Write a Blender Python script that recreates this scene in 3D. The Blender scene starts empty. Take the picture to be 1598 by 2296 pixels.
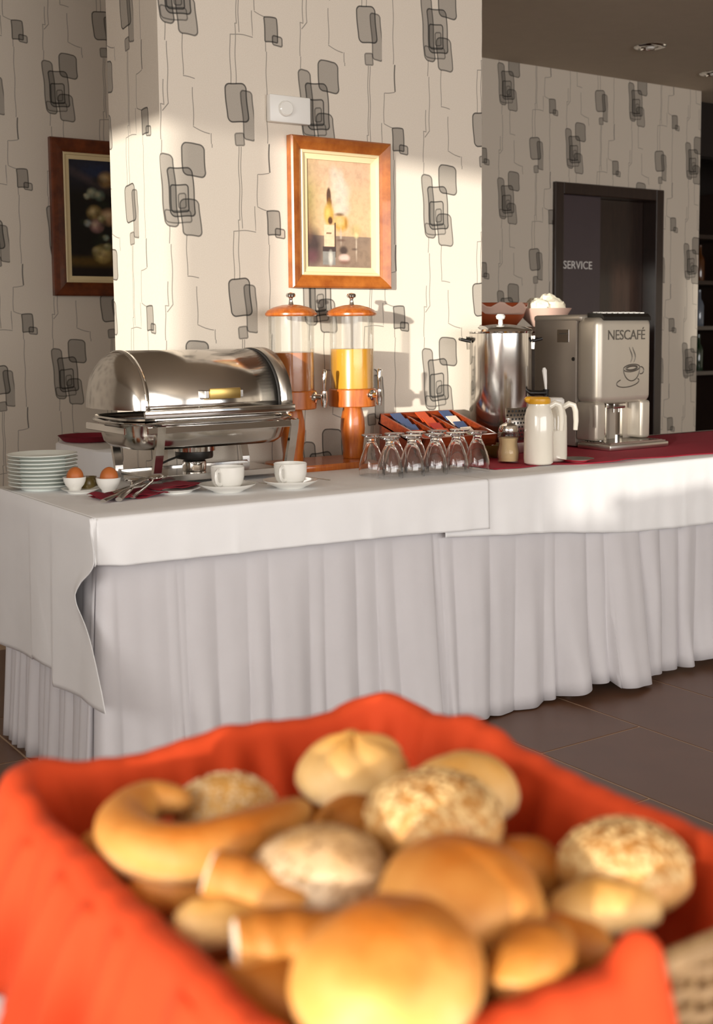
import bpy, bmesh, math, random
from mathutils import Vector, Matrix, noise
import numpy as np

S = bpy.context.scene
COL = S.collection
R = random.Random(7)

# ------------------------------------------------------------------ camera
F_PX, CX, CY = 2711.26, 799.5, 1006.15
YAW, PITCH, ROLL, EYE = .5950, -.0974, -.0092, 1.24
fw = Vector((math.sin(YAW)*math.cos(PITCH), math.cos(YAW)*math.cos(PITCH), math.sin(PITCH)))
r0 = Vector((math.cos(YAW), -math.sin(YAW), 0)); u0 = r0.cross(fw)
rr = math.cos(ROLL)*r0 + math.sin(ROLL)*u0
uu = -math.sin(ROLL)*r0 + math.cos(ROLL)*u0
cam = bpy.data.cameras.new('camera'); camo = bpy.data.objects.new('camera', cam); COL.objects.link(camo)
M4 = Matrix((rr, uu, -fw)).transposed().to_4x4(); M4.translation = (0, 0, EYE)
camo.matrix_world = M4
cam.sensor_fit = 'VERTICAL'; cam.sensor_height = 36.0; cam.sensor_width = 25.06
cam.lens = F_PX/2296*36
cam.shift_x = (799-CX)/2296; cam.shift_y = -(1148-CY)/2296
cam.clip_start = .02
cam.dof.use_dof = True; cam.dof.focus_distance = 4.0; cam.dof.aperture_fstop = 4.2
S.camera = camo

# ------------------------------------------------------------------ light
S.view_settings.view_transform = 'Standard'; S.view_settings.look = 'None'
S.view_settings.exposure = -0.27; S.view_settings.gamma = 1.0
S.view_settings.use_curve_mapping = False
W = bpy.data.worlds.new('sky'); S.world = W; W.use_nodes = True
W.node_tree.nodes['Background'].inputs[0].default_value = (.80, .88, 1.0, 1)
W.node_tree.nodes['Background'].inputs[1].default_value = 1.0

def lamp(name, kind, loc, direction, energy, color, **k):
    l = bpy.data.lights.new(name, kind); o = bpy.data.objects.new(name, l); COL.objects.link(o)
    o.location = loc; o.rotation_euler = Vector(direction).to_track_quat('-Z', 'Y').to_euler()
    l.energy = energy; l.color = color
    for a, b in k.items(): setattr(l, a, b)
    return o
lamp('sun', 'SUN', (-6, -4, 4), (.256, .180, -.0190), 6.6, (1, .945, .85), angle=math.radians(.9))
# daylight falling in through the window openings of the room
lamp('daylight_rear_windows', 'AREA', (2.0, -3.9, 1.7), (0, 1, 0), 290, (1.0, .96, .92), shape='RECTANGLE', size=6.6, size_y=1.6)
lamp('daylight_side_windows', 'AREA', (-1.9, -1.3, 1.65), (1, 0, 0), 34, (1.0, .96, .91), shape='RECTANGLE', size=2.6, size_y=1.4)
lamp('daylight_side_window_far', 'AREA', (-1.9, .75, 1.8), (1, 0, 0), 72, (1.0, .96, .91), shape='RECTANGLE', size=1.9, size_y=1.0)

# ------------------------------------------------------------------ materials
def lin(c):
    if isinstance(c, str):
        c = tuple(int(c[i:i+2], 16)/255 for i in (0, 2, 4))
    return tuple(((x/12.92) if x <= .04045 else ((x+.055)/1.055)**2.4) for x in c)
class NT:
    def __init__(s, name):
        s.m = bpy.data.materials.new(name); s.m.use_nodes = True
        s.t = s.m.node_tree; s.b = s.t.nodes['Principled BSDF']; s.out = s.t.nodes['Material Output']
    def n(s, typ, **k):
        nd = s.t.nodes.new(typ)
        for a, b in k.items(): setattr(nd, a, b)
        return nd
    def l(s, a, b): s.t.links.new(a, b)
    def put(s, sock, v):
        if hasattr(v, 'links') or isinstance(v, bpy.types.NodeSocket): s.l(v, sock)
        else: sock.default_value = v
    def math(s, op, a, b=0.0, c=None, clamp=False):
        nd = s.n('ShaderNodeMath', operation=op); nd.use_clamp = clamp
        s.put(nd.inputs[0], a); s.put(nd.inputs[1], b)
        if c is not None: s.put(nd.inputs[2], c)
        return nd.outputs[0]
    def vm(s, op, a, b=None):
        nd = s.n('ShaderNodeVectorMath', operation=op); s.put(nd.inputs[0], a)
        if b is not None: s.put(nd.inputs[1], b)
        return nd.outputs['Value'] if op in ('LENGTH', 'DOT_PRODUCT') else nd.outputs[0]
    def mapr(s, v, a, b, c=0., d=1., smooth=True):
        nd = s.n('ShaderNodeMapRange'); nd.interpolation_type = 'SMOOTHSTEP' if smooth else 'LINEAR'
        s.put(nd.inputs[0], v)
        for i, x in enumerate((a, b, c, d)): nd.inputs[i+1].default_value = x
        return nd.outputs[0]
    def coords(s, kind='Object', scale=(1, 1, 1)):
        tc = s.n('ShaderNodeTexCoord'); mp = s.n('ShaderNodeMapping'); mp.inputs['Scale'].default_value = scale
        s.l(tc.outputs[kind], mp.inputs[0]); return mp.outputs[0]
    def noise(s, vec, scale, detail=3, rough=.5):
        nd = s.n('ShaderNodeTexNoise'); s.l(vec, nd.inputs['Vector'])
        nd.inputs['Scale'].default_value = scale; nd.inputs['Detail'].default_value = detail; nd.inputs['Roughness'].default_value = rough
        return nd.outputs[0]
    def ramp(s, f, stops):
        nd = s.n('ShaderNodeValToRGB'); s.l(f, nd.inputs[0]); e = nd.color_ramp.elements
        while len(e) < len(stops): e.new(.5)
        for i, (p, c) in enumerate(stops): e[i].position = p; e[i].color = (*lin(c), 1)
        return nd.outputs[0]
    def bump(s, h, strength=.2, dist=.01):
        nd = s.n('ShaderNodeBump'); nd.inputs['Strength'].default_value = strength; nd.inputs['Distance'].default_value = dist
        s.l(h, nd.inputs['Height']); s.l(nd.outputs[0], s.b.inputs['Normal'])
    def set(s, **k):
        nm = dict(color='Base Color', rough='Roughness', metal='Metallic', trans='Transmission Weight', ior='IOR', spec='Specular IOR Level',
                  coat='Coat Weight', sheen='Sheen Weight', sss='Subsurface Weight', alpha='Alpha')
        for a, v in k.items():
            if a == 'color' and not isinstance(v, bpy.types.NodeSocket): v = (*lin(v), 1)
            s.put(s.b.inputs[nm[a]], v)
        return s

MAT = {}
def plain(name, col, rough=.5, metal=0., var=.06, nscale=12, bump=0., kind='Object', **k):
    t = NT(name); v = t.coords(kind)
    c = lin(col); n = t.noise(v, nscale)
    mx = t.n('ShaderNodeMix', data_type='RGBA'); t.l(n, mx.inputs[0])
    mx.inputs[6].default_value = tuple(max(0, x*(1-var)) for x in c)+(1,); mx.inputs[7].default_value = tuple(min(1, x*(1+var)) for x in c)+(1,)
    t.l(mx.outputs[2], t.b.inputs['Base Color']); t.set(rough=rough, metal=metal, **k)
    if bump: t.bump(n, bump)
    MAT[name] = t.m; return t.m
def wood(name, c1, c2, rough=.3, scale=(4, 40, 40), coat=.3):
    t = NT(name); v = t.coords('Object', scale)
    t.l(t.ramp(t.noise(v, 3, 4, .6), [(.3, c1), (.7, c2)]), t.b.inputs['Base Color']); t.set(rough=rough, coat=coat)
    MAT[name] = t.m; return t.m
def fabric(name, col, weave=900, var=.05, rough=.85, sheen=.0, fold=0.):
    t = NT(name); v = t.coords('Object'); c = lin(col)
    n = t.noise(v, 7, 3)
    mx = t.n('ShaderNodeMix', data_type='RGBA'); t.l(n, mx.inputs[0])
    mx.inputs[6].default_value = tuple(x*(1-var) for x in c)+(1,); mx.inputs[7].default_value = tuple(min(1, x*(1+var)) for x in c)+(1,)
    t.l(mx.outputs[2], t.b.inputs['Base Color']); t.set(rough=rough, sheen=sheen)
    h = t.math('ADD', t.math('MULTIPLY', t.noise(v, weave, 1), .12), t.noise(v, 14, 3))
    t.bump(h, .12, .02)
    MAT[name] = t.m; return t.m
def glass(name, col='ffffff', rough=0.0, ior=1.45):
    t = NT(name); t.set(color=col, rough=rough, trans=1.0, ior=ior); MAT[name] = t.m
def thin_clear(name, col='fefefd', f=.08):
    """clear thin-walled acrylic: mostly transparent with a fresnel gloss"""
    t = NT(name); g = t.n('ShaderNodeBsdfGlossy'); g.inputs['Roughness'].default_value = .05
    tr = t.n('ShaderNodeBsdfTransparent'); tr.inputs[0].default_value = (*lin(col), 1)
    lw = t.n('ShaderNodeFresnel'); lw.inputs[0].default_value = 1.35
    fac = t.math('MINIMUM', t.math('MULTIPLY', lw.outputs[0], .7), .30)
    mx = t.n('ShaderNodeMixShader'); t.l(fac, mx.inputs[0]); t.l(tr.outputs[0], mx.inputs[1]); t.l(g.outputs[0], mx.inputs[2])
    t.l(mx.outputs[0], t.out.inputs[0]); MAT[name] = t.m

# --- the wallpaper print: smoky rounded tiles hanging on thin wandering lines, half-drop repeat
def wallpaper():
    t = NT('wallpaper'); PW, PH = .536, .652; U0, V0 = -.206, -.405
    uv = t.n('ShaderNodeUVMap'); uv.uv_map = 'paper'
    sp = t.n('ShaderNodeSeparateXYZ'); t.l(uv.outputs[0], sp.inputs[0])
    u = t.math('SUBTRACT', sp.outputs[0], U0); i = t.math('FLOOR', t.math('DIVIDE', u, PW))
    uu_ = t.math('ADD', t.math('SUBTRACT', u, t.math('MULTIPLY', i, PW)), U0)
    v = t.math('SUBTRACT', t.math('SUBTRACT', sp.outputs[1], V0), t.math('MULTIPLY', i, PH/2))
    vv = t.math('ADD', t.math('SUBTRACT', v, t.math('MULTIPLY', t.math('FLOOR', t.math('DIVIDE', v, PH)), PH)), V0)
    # gentle hand-drawn waver of the outlines
    wx = t.math('ADD', uu_, t.math('MULTIPLY', t.math('SINE', t.math('MULTIPLY', vv, 45.)), .0016))
    wy = t.math('ADD', vv, t.math('MULTIPLY', t.math('SINE', t.math('MULTIPLY', uu_, 60.)), .0022))
    cb = t.n('ShaderNodeCombineXYZ'); t.l(wx, cb.inputs[0]); t.l(wy, cb.inputs[1]); P = cb.outputs[0]
    SH = .07
    cs = t.n('ShaderNodeCombineXYZ'); t.l(t.math('ADD', wx, t.math('MULTIPLY', wy, SH)), cs.inputs[0]); t.l(wy, cs.inputs[1]); PS = cs.outputs[0]
    def sdf(p, x0, x1, y0, y1, r, sh=0.):
        cx, cy = (x0+x1)/2, (y0+y1)/2
        d = t.vm('ABSOLUTE', t.vm('SUBTRACT', p, (cx+sh*cy, cy, 0)))
        d = t.vm('MAXIMUM', t.vm('SUBTRACT', d, ((x1-x0)/2-r, (y1-y0)/2-r, 9)), (0, 0, 0))
        return t.math('SUBTRACT', t.vm('LENGTH', d), r)
    shade = None
    def mul(f):
        nonlocal shade
        shade = f if shade is None else t.math('MULTIPLY', shade, f)
    rects = [  # x0, x1, ytop, ybottom, radius, fill, edge
        (-.019, .030, .202, -.029, .016, .46, .55), (.056, .139, .243, .137, .018, .46, .60), (.006, .096, .161, .004, .016, .38, .62),
        (.012, .076, .106, .018, .010, .16, .62), (.040, .067, .078, .030, .008, .10, .45), (.049, .118, .059, -.059, .016, .38, .55),
        (-.010, .085, .022, -.017, .010, .12, .45),
        (.224, .304, -.198, -.324, .018, .42, .65), (.285, .329, -.220, -.381, .011, .44, .50), (.257, .291, -.362, -.403, .006, .44, .45),
        (-.160, -.110, -.290, -.372, .005, .48, .60), (-.128, -.090, -.350, -.381, .007, .34, .55)]
    for (x0, x1, y1, y0, r, fill, edge) in rects:
        d = sdf(PS, x0, x1, y0, y1, r, SH)
        mul(t.mapr(d, -.0008, .0008, 1-fill, 1.))
        # outline, heavier along one side as in a brushed print
        mul(t.mapr(t.math('ABSOLUTE', d), .0010, .0040, max(.1, 1-edge*1.3), 1.))
    def seg(x0, y0, x1, y1, w=.0011):
        return sdf(P, min(x0, x1)-w, max(x0, x1)+w, min(y0, y1)-w, max(y0, y1)+w, w*.9)
    def slant(x0, y0, x1, y1, w=.0011):
        pa = t.vm('SUBTRACT', P, (x0, y0, 0)); ba = Vector((x1-x0, y1-y0, 0))
        h = t.math('MULTIPLY', t.vm('DOT_PRODUCT', pa, tuple(ba)), 1/ba.length_squared, clamp=True)
        sc = t.n('ShaderNodeVectorMath', operation='SCALE'); sc.inputs[0].default_value = tuple(ba); t.put(sc.inputs['Scale'], h)
        return t.math('SUBTRACT', t.vm('LENGTH', t.vm('SUBTRACT', pa, sc.outputs[0])), w)
    lines = [(.268, .247, .268, .000), (.262, .000, .262, -.198), (.262, 0, .268, 0), (.328, .050, .328, -.030), (.242, -.036, .328, -.036), (.242, -.036, .242, -.198),
             (.276, .247, .276, -.028), (-.155, .247, -.155, -.060), (-.155, -.405, -.155, -.372), (-.196, -.166, -.152, -.162), (-.198, -.168, -.198, -.272), (-.198, -.276, -.160, -.290),
             (-.006, -.213, -.006, -.289), (-.018, -.293, -.018, -.405), (-.018, -.292, -.006, -.292), (-.018, .247, -.018, .205),
             (.100, -.228, .100, -.350), (.100, -.354, .160, -.372), (.166, -.372, .166, -.405), (.166, .247, .166, .235),
             (.066, -.060, .066, -.190), (.066, -.194, .106, -.197), (.004, -.030, .004, -.085), (.010, -.089, .010, -.285), (.010, -.285, -.012, -.312)]
    dmin = None
    for a in lines:
        if abs(a[0]-a[2]) > .012 and abs(a[1]-a[3]) > .003:      # a sloping jog: two short straights
            ds = [slant(*a)]
        else: ds = [seg(*a)]
        for d in ds: dmin = d if dmin is None else t.math('MINIMUM', dmin, d)
    thick = seg(-.149, -.066, -.149, -.158, .0024)
    mul(t.mapr(dmin, -.0004, .0014, .42, 1.)); mul(t.mapr(thick, -.0004, .0014, .22, 1.))
    inv = t.math('SUBTRACT', 1., shade)
    mx = t.n('ShaderNodeMix', data_type='RGBA'); t.l(inv, mx.inputs[0])
    nz = t.noise(t.coords('Object', (1, 1, 1)), 300, 2)
    base = t.ramp(nz, [(.3, 'd8cdbd'), (.7, 'dfd5c7')]); t.l(base, mx.inputs[6]); mx.inputs[7].default_value = (*lin('1c1d1c'), 1)
    t.l(mx.outputs[2], t.b.inputs['Base Color']); t.set(rough=.7, spec=.25)
    t.bump(nz, .08, .002)
    MAT['wallpaper'] = t.m
wallpaper()

plain('ceiling_paint', 'b8ab99', .85); plain('grey_paint', 'b9b0a4', .85)
plain('floor_tile', '62422f', .38, var=.22, nscale=5, bump=.03); plain('grout', 'b49a80', .9)
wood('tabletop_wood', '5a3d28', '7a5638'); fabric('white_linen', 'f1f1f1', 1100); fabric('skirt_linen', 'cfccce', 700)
fabric('red_linen', 'a0122e', 900, sheen=0.); fabric('orange_cloth', 'cc400a', 800, sheen=0., var=.10)
fabric('dark_red_napkin', '7d1024', 900, sheen=0.)
plain('steel', 'd6d2cc', .16, 1., .03); plain('steel_soft', 'cfc9c0', .34, 1., .04, 40); plain('chrome', 'e6e4e0', .07, 1., .01)
plain('brass', 'c8aa66', .33, 1., .05); plain('black_plastic', '15120f', .35); plain('rubber', '201d1b', .7)
plain('white_porcelain', 'efede6', .16, var=.02, coat=.4); plain('plate_porcelain', 'e6ebe4', .2, var=.02, coat=.3)
plain('egg_shell', 'b8672f', .5, var=.12, nscale=60); plain('olive_ceramic', '6b5a2c', .3)
wood('orange_wood', '9c4a14', 'bd6a26', .28, (30, 30, 4)); wood('frame_wood', '8f4816', 'b86c2a', .35, (6, 6, 6)); wood('frame_dark', '4e200c', '7a3a18', .35, (6, 6, 6))
plain('liner_cream', 'e6d2a4', .45, var=.05); plain('liner_shadow', 'a08a6c', .5)
plain('juice_amber', 'a05c28', .25, var=.05); plain('juice_orange', 'cb9230', .25, var=.05)
thin_clear('clear_acrylic'); glass('clear_glass'); plain('white_plastic', 'eceae4', .4, var=.02)
plain('milk_glass', 'efe9da', .18, var=.02, coat=.5); plain('yellow_lid', 'e0a52a', .35); plain('sugar_beige', 'd3b98c', .7)
wood('dark_door', '241712', '33221a', .35, (30, 30, 3)); plain('door_panel', '4b4045', .32, var=.06); plain('letter_white', 'e8e6e2', .5)
plain('dark_wall', '1d1512', .6); wood('bar_wood', '24160f', '362418', .4)
wood('red_wood', '6d2610', '97401c', .3, (5, 40, 40)); plain('terracotta', 'a44a22', .5, var=.15); plain('paper_cream', 'efe7cf', .8, var=.04); plain('paper_pink', 'dcb8a6', .75)
wood('wicker', '8a6a42', 'b5946a', .6, (25, 25, 25), 0.)
plain('machine_silver', 'b9b1a4', .38, .55, .03, 30); plain('machine_side', '9a9187', .42, .5, .03, 20); plain('engrave', '57524b', .4, .3)
plain('curtain', 'f2eee6', .9)
for n_, c_ in (('sachet_orange', 'c4481a'), ('sachet_blue', '3a4f78'), ('sachet_white', 'ead9c8'), ('sachet_green', 'b9c79a'), ('sachet_red', 'a3271c')): plain(n_, c_, .35, var=.1, nscale=60)
for n_, c_ in (('bottle_green', '1d3320'), ('bottle_amber', '5a3314'), ('bottle_clear', '6c7480')): plain(n_, c_, .1, coat=.5)

def bread_mat(name, low, mid, top, spots=None):
    t = NT(name); g = t.coords('Generated'); s = t.n('ShaderNodeSeparateXYZ'); t.l(g, s.inputs[0])
    o = t.coords('Object'); n1 = t.noise(o, 22, 4, .6); n2 = t.noise(o, 160, 3, .6)
    h = t.math('ADD', s.outputs[2], t.math('MULTIPLY', t.math('SUBTRACT', n1, .5), .7))
    c = t.ramp(h, [(.12, low), (.5, mid), (.95, top)])
    if spots:
        mx = t.n('ShaderNodeMix', data_type='RGBA'); t.l(t.mapr(n2, .55, .68), mx.inputs[0]); t.l(c, mx.inputs[6]); mx.inputs[7].default_value = (*lin(spots), 1); c = mx.outputs[2]
    t.l(c, t.b.inputs['Base Color']); t.set(rough=.5, spec=.35); t.bump(t.math('ADD', n1, t.math('MULTIPLY', n2, .3)), .25, .01)
    MAT[name] = t.m
bread_mat('crust_gold', 'e6c08a', 'dc9f52', 'b9691f'); bread_mat('crust_pale', 'efdcb4', 'e6c183', 'd39a4e'); bread_mat('crust_brown', 'e8c184', 'cf8e40', 'a8611d')
bread_mat('crust_seeded', 'f2e4cf', 'ecd3b0', 'c79c68', 'a67c4c'); bread_mat('crust_oat', 'dfb880', 'c99555', 'a97338', 'd0a566')
plain('crumb', 'f3e6cd', .8, var=.06, nscale=90, bump=.2); plain('oat_flake', 'd9b57c', .7, var=.15); plain('sesame_seed', 'eed9ae', .6); plain('dark_seed', '8a6438', .6)

def vcol_mat(name):
    t = NT(name); a = t.n('ShaderNodeVertexColor'); a.layer_name = 'paint'
    n = t.noise(t.coords('Object'), 55, 3); mx = t.n('ShaderNodeMix', data_type='RGBA', blend_type='MULTIPLY'); mx.inputs[0].default_value = .35
    t.l(a.outputs[0], mx.inputs[6]); t.l(t.ramp(n, [(.3, 'b8b8b8'), (.6, 'ffffff')]), mx.inputs[7])
    t.l(mx.outputs[2], t.b.inputs['Base Color']); t.set(rough=.4); t.bump(n, .15, .002); MAT[name] = t.m
vcol_mat('oil_paint')

# ------------------------------------------------------------------ mesh helpers
class MB:
    def __init__(s): s.v = []; s.f = []
    def add(s, v, f):
        o = len(s.v); s.v += [tuple(x) for x in v]; s.f += [tuple(i+o for i in q) for q in f]; return s
    def box(s, x0, x1, y0, y1, z0, z1, b=0., seg=2):
        if b <= 0:
            v = [(x, y, z) for z in (z0, z1) for y in (y0, y1) for x in (x0, x1)]
            return s.add(v, [(0, 2, 3, 1), (4, 5, 7, 6), (0, 1, 5, 4), (2, 6, 7, 3), (0, 4, 6, 2), (1, 3, 7, 5)])
        bm = bmesh.new(); bmesh.ops.create_cube(bm, size=1)
        for q in bm.verts: q.co = Vector(((x0+x1)/2+q.co.x*(x1-x0), (y0+y1)/2+q.co.y*(y1-y0), (z0+z1)/2+q.co.z*(z1-z0)))
        bmesh.ops.bevel(bm, geom=bm.edges[:], offset=b, segments=seg, profile=.5, affect='EDGES')
        bm.verts.index_update(); s.add([q.co[:] for q in bm.verts], [[q.index for q in f.verts] for f in bm.faces]); bm.free(); return s
    def lathe(s, prof, n=32, c=(0, 0, 0), sx=1., sy=1.):
        v = []; f = []; idx = []
        for (r, z) in prof:
            if r < 1e-6: idx.append([len(v)]); v.append((c[0], c[1], c[2]+z))
            else:
                idx.append(list(range(len(v), len(v)+n)))
                v += [(c[0]+r*sx*math.cos(2*math.pi*k/n), c[1]+r*sy*math.sin(2*math.pi*k/n), c[2]+z) for k in range(n)]
        for a, b in zip(idx, idx[1:]):
            for k in range(n):
                k2 = (k+1) % n
                if len(a) == 1 and len(b) == 1: continue
                if len(a) == 1: f.append((a[0], b[k2], b[k]))
                elif len(b) == 1: f.append((a[k], a[k2], b[0]))
                else: f.append((a[k], a[k2], b[k2], b[k]))
        return s.add(v, f)
    def tube(s, pts, rad, n=10, caps=True, flat=1.):
        pts = [Vector(p) for p in pts]; m = len(pts); rad = rad if isinstance(rad, (list, tuple)) else [rad]*m
        up = None; v = []; f = []
        for i in range(m):
            d = (pts[min(i+1, m-1)]-pts[max(i-1, 0)]).normalized()
            if up is None: up = Vector((0, 0, 1)) if abs(d.z) < .9 else Vector((1, 0, 0))
            up = (up-d*up.dot(d)).normalized(); sd = d.cross(up)
            for k in range(n):
                a = 2*math.pi*k/n; v.append(pts[i]+(sd*math.cos(a)+up*math.sin(a)*flat)*rad[i])
        for i in range(m-1):
            for k in range(n): f.append((i*n+k, i*n+(k+1) % n, (i+1)*n+(k+1) % n, (i+1)*n+k))
        if caps: f.append(tuple(range(n-1, -1, -1))); f.append(tuple(range((m-1)*n, m*n)))
        return s.add(v, f)
    def grid(s, nu, nv, fn, closed=False):
        v = [fn(i/(nu if closed else nu-1), j/(nv-1)) for i in range(nu) for j in range(nv)]
        f = [(i*nv+j, ((i+1) % nu)*nv+j, ((i+1) % nu)*nv+j+1, i*nv+j+1) for i in range(nu if closed else nu-1) for j in range(nv-1)]
        return s.add(v, f)
    def prism(s, poly, z0, z1, axis='z'):
        n = len(poly)
        def P(a, b, h): return (a, b, h) if axis == 'z' else ((a, h, b) if axis == 'y' else (h, a, b))
        v = [P(a, b, z0) for a, b in poly]+[P(a, b, z1) for a, b in poly]
        return s.add(v, [tuple(range(n-1, -1, -1)), tuple(range(n, 2*n))]+[(i, (i+1) % n, n+(i+1) % n, n+i) for i in range(n)])
    def xf(s, m): s.v = [tuple(m @ Vector(q)) for q in s.v]; return s

def obj(name, mb, mat, parent=None, smooth=35, thick=0., loc=None, fix=True):
    me = bpy.data.meshes.new(name); me.from_pydata(mb.v, [], mb.f)
    if fix:
        bm = bmesh.new(); bm.from_mesh(me); bmesh.ops.recalc_face_normals(bm, faces=bm.faces[:]); bm.to_mesh(me); bm.free()
    me.materials.append(MAT[mat] if isinstance(mat, str) else mat)
    if smooth:
        me.polygons.foreach_set('use_smooth', [True]*len(me.polygons)); me.set_sharp_from_angle(angle=math.radians(smooth))
    o = bpy.data.objects.new(name, me); COL.objects.link(o); o.parent = parent
    if loc: o.location = loc
    if thick:
        md = o.modifiers.new('thickness', 'SOLIDIFY'); md.thickness = thick; md.offset = 0
    return o
def tag(o, label=None, cat=None, group=None, kind=None):
    for k, v in (('label', label), ('category', cat), ('group', group), ('kind', kind)):
        if v: o[k] = v
    return o
def thing(name, label, cat, loc=(0, 0, 0), rz=0., group=None):
    o = bpy.data.objects.new(name, None); COL.objects.link(o); o.location = loc; o.rotation_euler = (0, 0, rz); o.empty_display_size = .05
    return tag(o, label, cat, group)
KIDS = {}
def copy_tree(o, parent=None):
    c = o.copy(); COL.objects.link(c); c.parent = parent
    for ch in [q for q in list(bpy.data.objects) if q.parent == o]: copy_tree(ch, c)
    return c
def struct(name, mb, mat, parent=None, **k):
    o = obj(name, mb, mat, parent, **k)
    if parent is None: o['kind'] = 'structure'
    return o
def interp(tab, x):
    if x <= tab[0][0]: return tab[0][1]
    for (a, p), (b, q) in zip(tab, tab[1:]):
        if x <= b: return p+(q-p)*(x-a)/(b-a)
    return tab[-1][1]
def sstep(a, b, x):
    t = max(0., min(1., (x-a)/(b-a))); return t*t*(3-2*t)
def text_mb(txt, size, depth=.002, spacing=1.0):
    cu = bpy.data.curves.new('txt', 'FONT'); cu.body = txt; cu.size = size; cu.extrude = depth; cu.space_character = spacing; cu.resolution_u = 3
    o = bpy.data.objects.new('txt', cu); COL.objects.link(o)
    dg = bpy.context.evaluated_depsgraph_get(); me = o.evaluated_get(dg).to_mesh()
    mb = MB(); mb.add([q.co[:] for q in me.vertices], [list(p.vertices) for p in me.polygons])
    bpy.data.objects.remove(o); return mb
XZ = Matrix(((1, 0, 0, 0), (0, 0, -1, 0), (0, 1, 0, 0), (0, 0, 0, 1)))     # text plane -> wall facing -y

# ------------------------------------------------------------------ setting
CEIL = 2.783; YW = 3.68; PX0, PX1, PYB = 1.729, 3.089, 4.095; YB = 5.45
OX, OZ = 1.751, 1.618
def paper_wall(name, quads, mat='wallpaper', parent=None):
    """quads: four corners each with its own (u, v) in metres of wallpaper"""
    me = bpy.data.meshes.new(name); v = []; f = []; uvs = []
    for q in quads:
        o = len(v); v += [c[:3] for c in q]; f.append((o, o+1, o+2, o+3)); uvs += [(c[3]-OX, c[4]-OZ) for c in q]
    me.from_pydata(v, [], f); ul = me.uv_layers.new(name='paper')
    ul.data.foreach_set('uv', [x for p in uvs for x in p]); me.materials.append(MAT[mat])
    o = bpy.data.objects.new(name, me); COL.objects.link(o); o['kind'] = 'structure'; return o
def wq(x0, y0, x1, y1, z0, z1, ua, ub, dv=0.):
    return [(x0, y0, z0, ua, z0+dv), (x1, y1, z0, ub, z0+dv), (x1, y1, z1, ub, z1+dv), (x0, y0, z1, ua, z1+dv)]
paper_wall('wall_front', [wq(PX0, YW, PX1, YW, 0, CEIL, PX0, PX1), wq(PX0, PYB, PX0, YW, 0, CEIL, PX0-(PYB-YW), PX0),
                          wq(PX1, YW, PX1, PYB, 0, CEIL, PX1, PX1+PYB-YW), wq(PX1, PYB, PX0, PYB, 0, CEIL, 4, 4+PX1-PX0)])
DX0, DX1, DZ = 5.13, 6.08, 2.12; WE = 6.446
dl = OX-2.012; dr = OX-4.721
bw = [wq(-2, YB, 3.6, YB, 0, CEIL, -2+dl, 3.6+dl), wq(3.6, YB, DX0, YB, 0, CEIL, 3.6+dr, DX0+dr, -.296), wq(DX1, YB, WE, YB, 0, CEIL, DX1+dr, WE+dr, -.296),
      wq(DX0, YB, DX1, YB, DZ, CEIL, DX0+dr, DX1+dr, -.296), wq(WE, YB, WE, YB+.16, 0, CEIL, WE+dr, WE+dr+.16, -.296)]
paper_wall('wall_back', bw)
struct('ceiling', MB().box(-2.2, 9.2, -4.2, 8.2, CEIL, CEIL+.1), 'ceiling_paint')
fl = struct('floor', MB().box(-2.2, 9.2, -4.2, 8.2, -.05, -.0016), 'grout')
# floor tiles: long tiles laid in columns, every second column shifted by half a tile
TW, TL = .4165, .841; tile = None; cnt = 0
for ci in range(-5, 11):
    x0 = 2.372+ci*TW
    for cj in range(-7, 6):
        y0 = 2.555+(ci % 2)*TL/2+cj*TL
        if x0 > 5.3 or y0 > 4.6 or x0 < .0 or y0 < 1.0: continue
        if tile is None:
            o = obj('tile', MB().box(.003, TW-.003, .003, TL-.003, -.02, 0, .001, 1), 'floor_tile', fl, loc=(x0, y0, 0)); tile = o
        else:
            o = tile.copy(); COL.objects.link(o); o.location = (x0, y0, 0)
# floor left of/behind the tiled field is the same stone seen too flat to tell the joints apart
obj('far_paving', MB().box(-2.2, .28, -4.2, 8.2, -.02, -.0005).box(5.3, 9.2, -4.2, 8.2, -.02, -.0005).box(.28, 5.3, -4.2, 1.2, -.02, -.0008).box(.28, 5.3, 5.0, 8.2, -.02, -.0008), 'floor_tile', fl)

# window sides of the room (behind and left of the camera)
def pierced(name, axis, pos, a0, a1, holes, th=.12):
    mb = MB(); cuts = sorted({a0, a1, *[h[0] for h in holes], *[h[1] for h in holes]})
    for p, q in zip(cuts, cuts[1:]):
        hs = [h for h in holes if h[0] <= p+1e-6 and h[1] >= q-1e-6]
        spans = [(0, CEIL)] if not hs else [(0, hs[0][2]), (hs[0][3], CEIL)]
        for z0, z1 in spans:
            if axis == 'x': mb.box(pos-th, pos, p, q, z0, z1)
            else: mb.box(p, q, pos-th, pos, z0, z1)
    return struct(name, mb, 'grey_paint')
pierced('wall_left', 'x', -2., -4.1, 5.45, [(-3.2, -.42, .925, 2.27), (-.16, 1.75, 1.18, 2.258)])
pierced('wall_rear', 'y', -4., -2., 9., [(-1.6, 1.0, .9, 2.5), (1.2, 3.8, .9, 2.5), (4.0, 6.6, .9, 2.5)])
struct('wall_right', MB().box(9, 9.1, -4, 8.1, 0, CEIL), 'grey_paint')
struct('wall_bar', MB().box(6.3, 9, 6.75, 6.85, 0, CEIL), 'dark_wall')
struct('trim_2', MB().box(WE-.1, 9, 5.70, 5.80, 2.42, CEIL), 'dark_wall')
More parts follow.
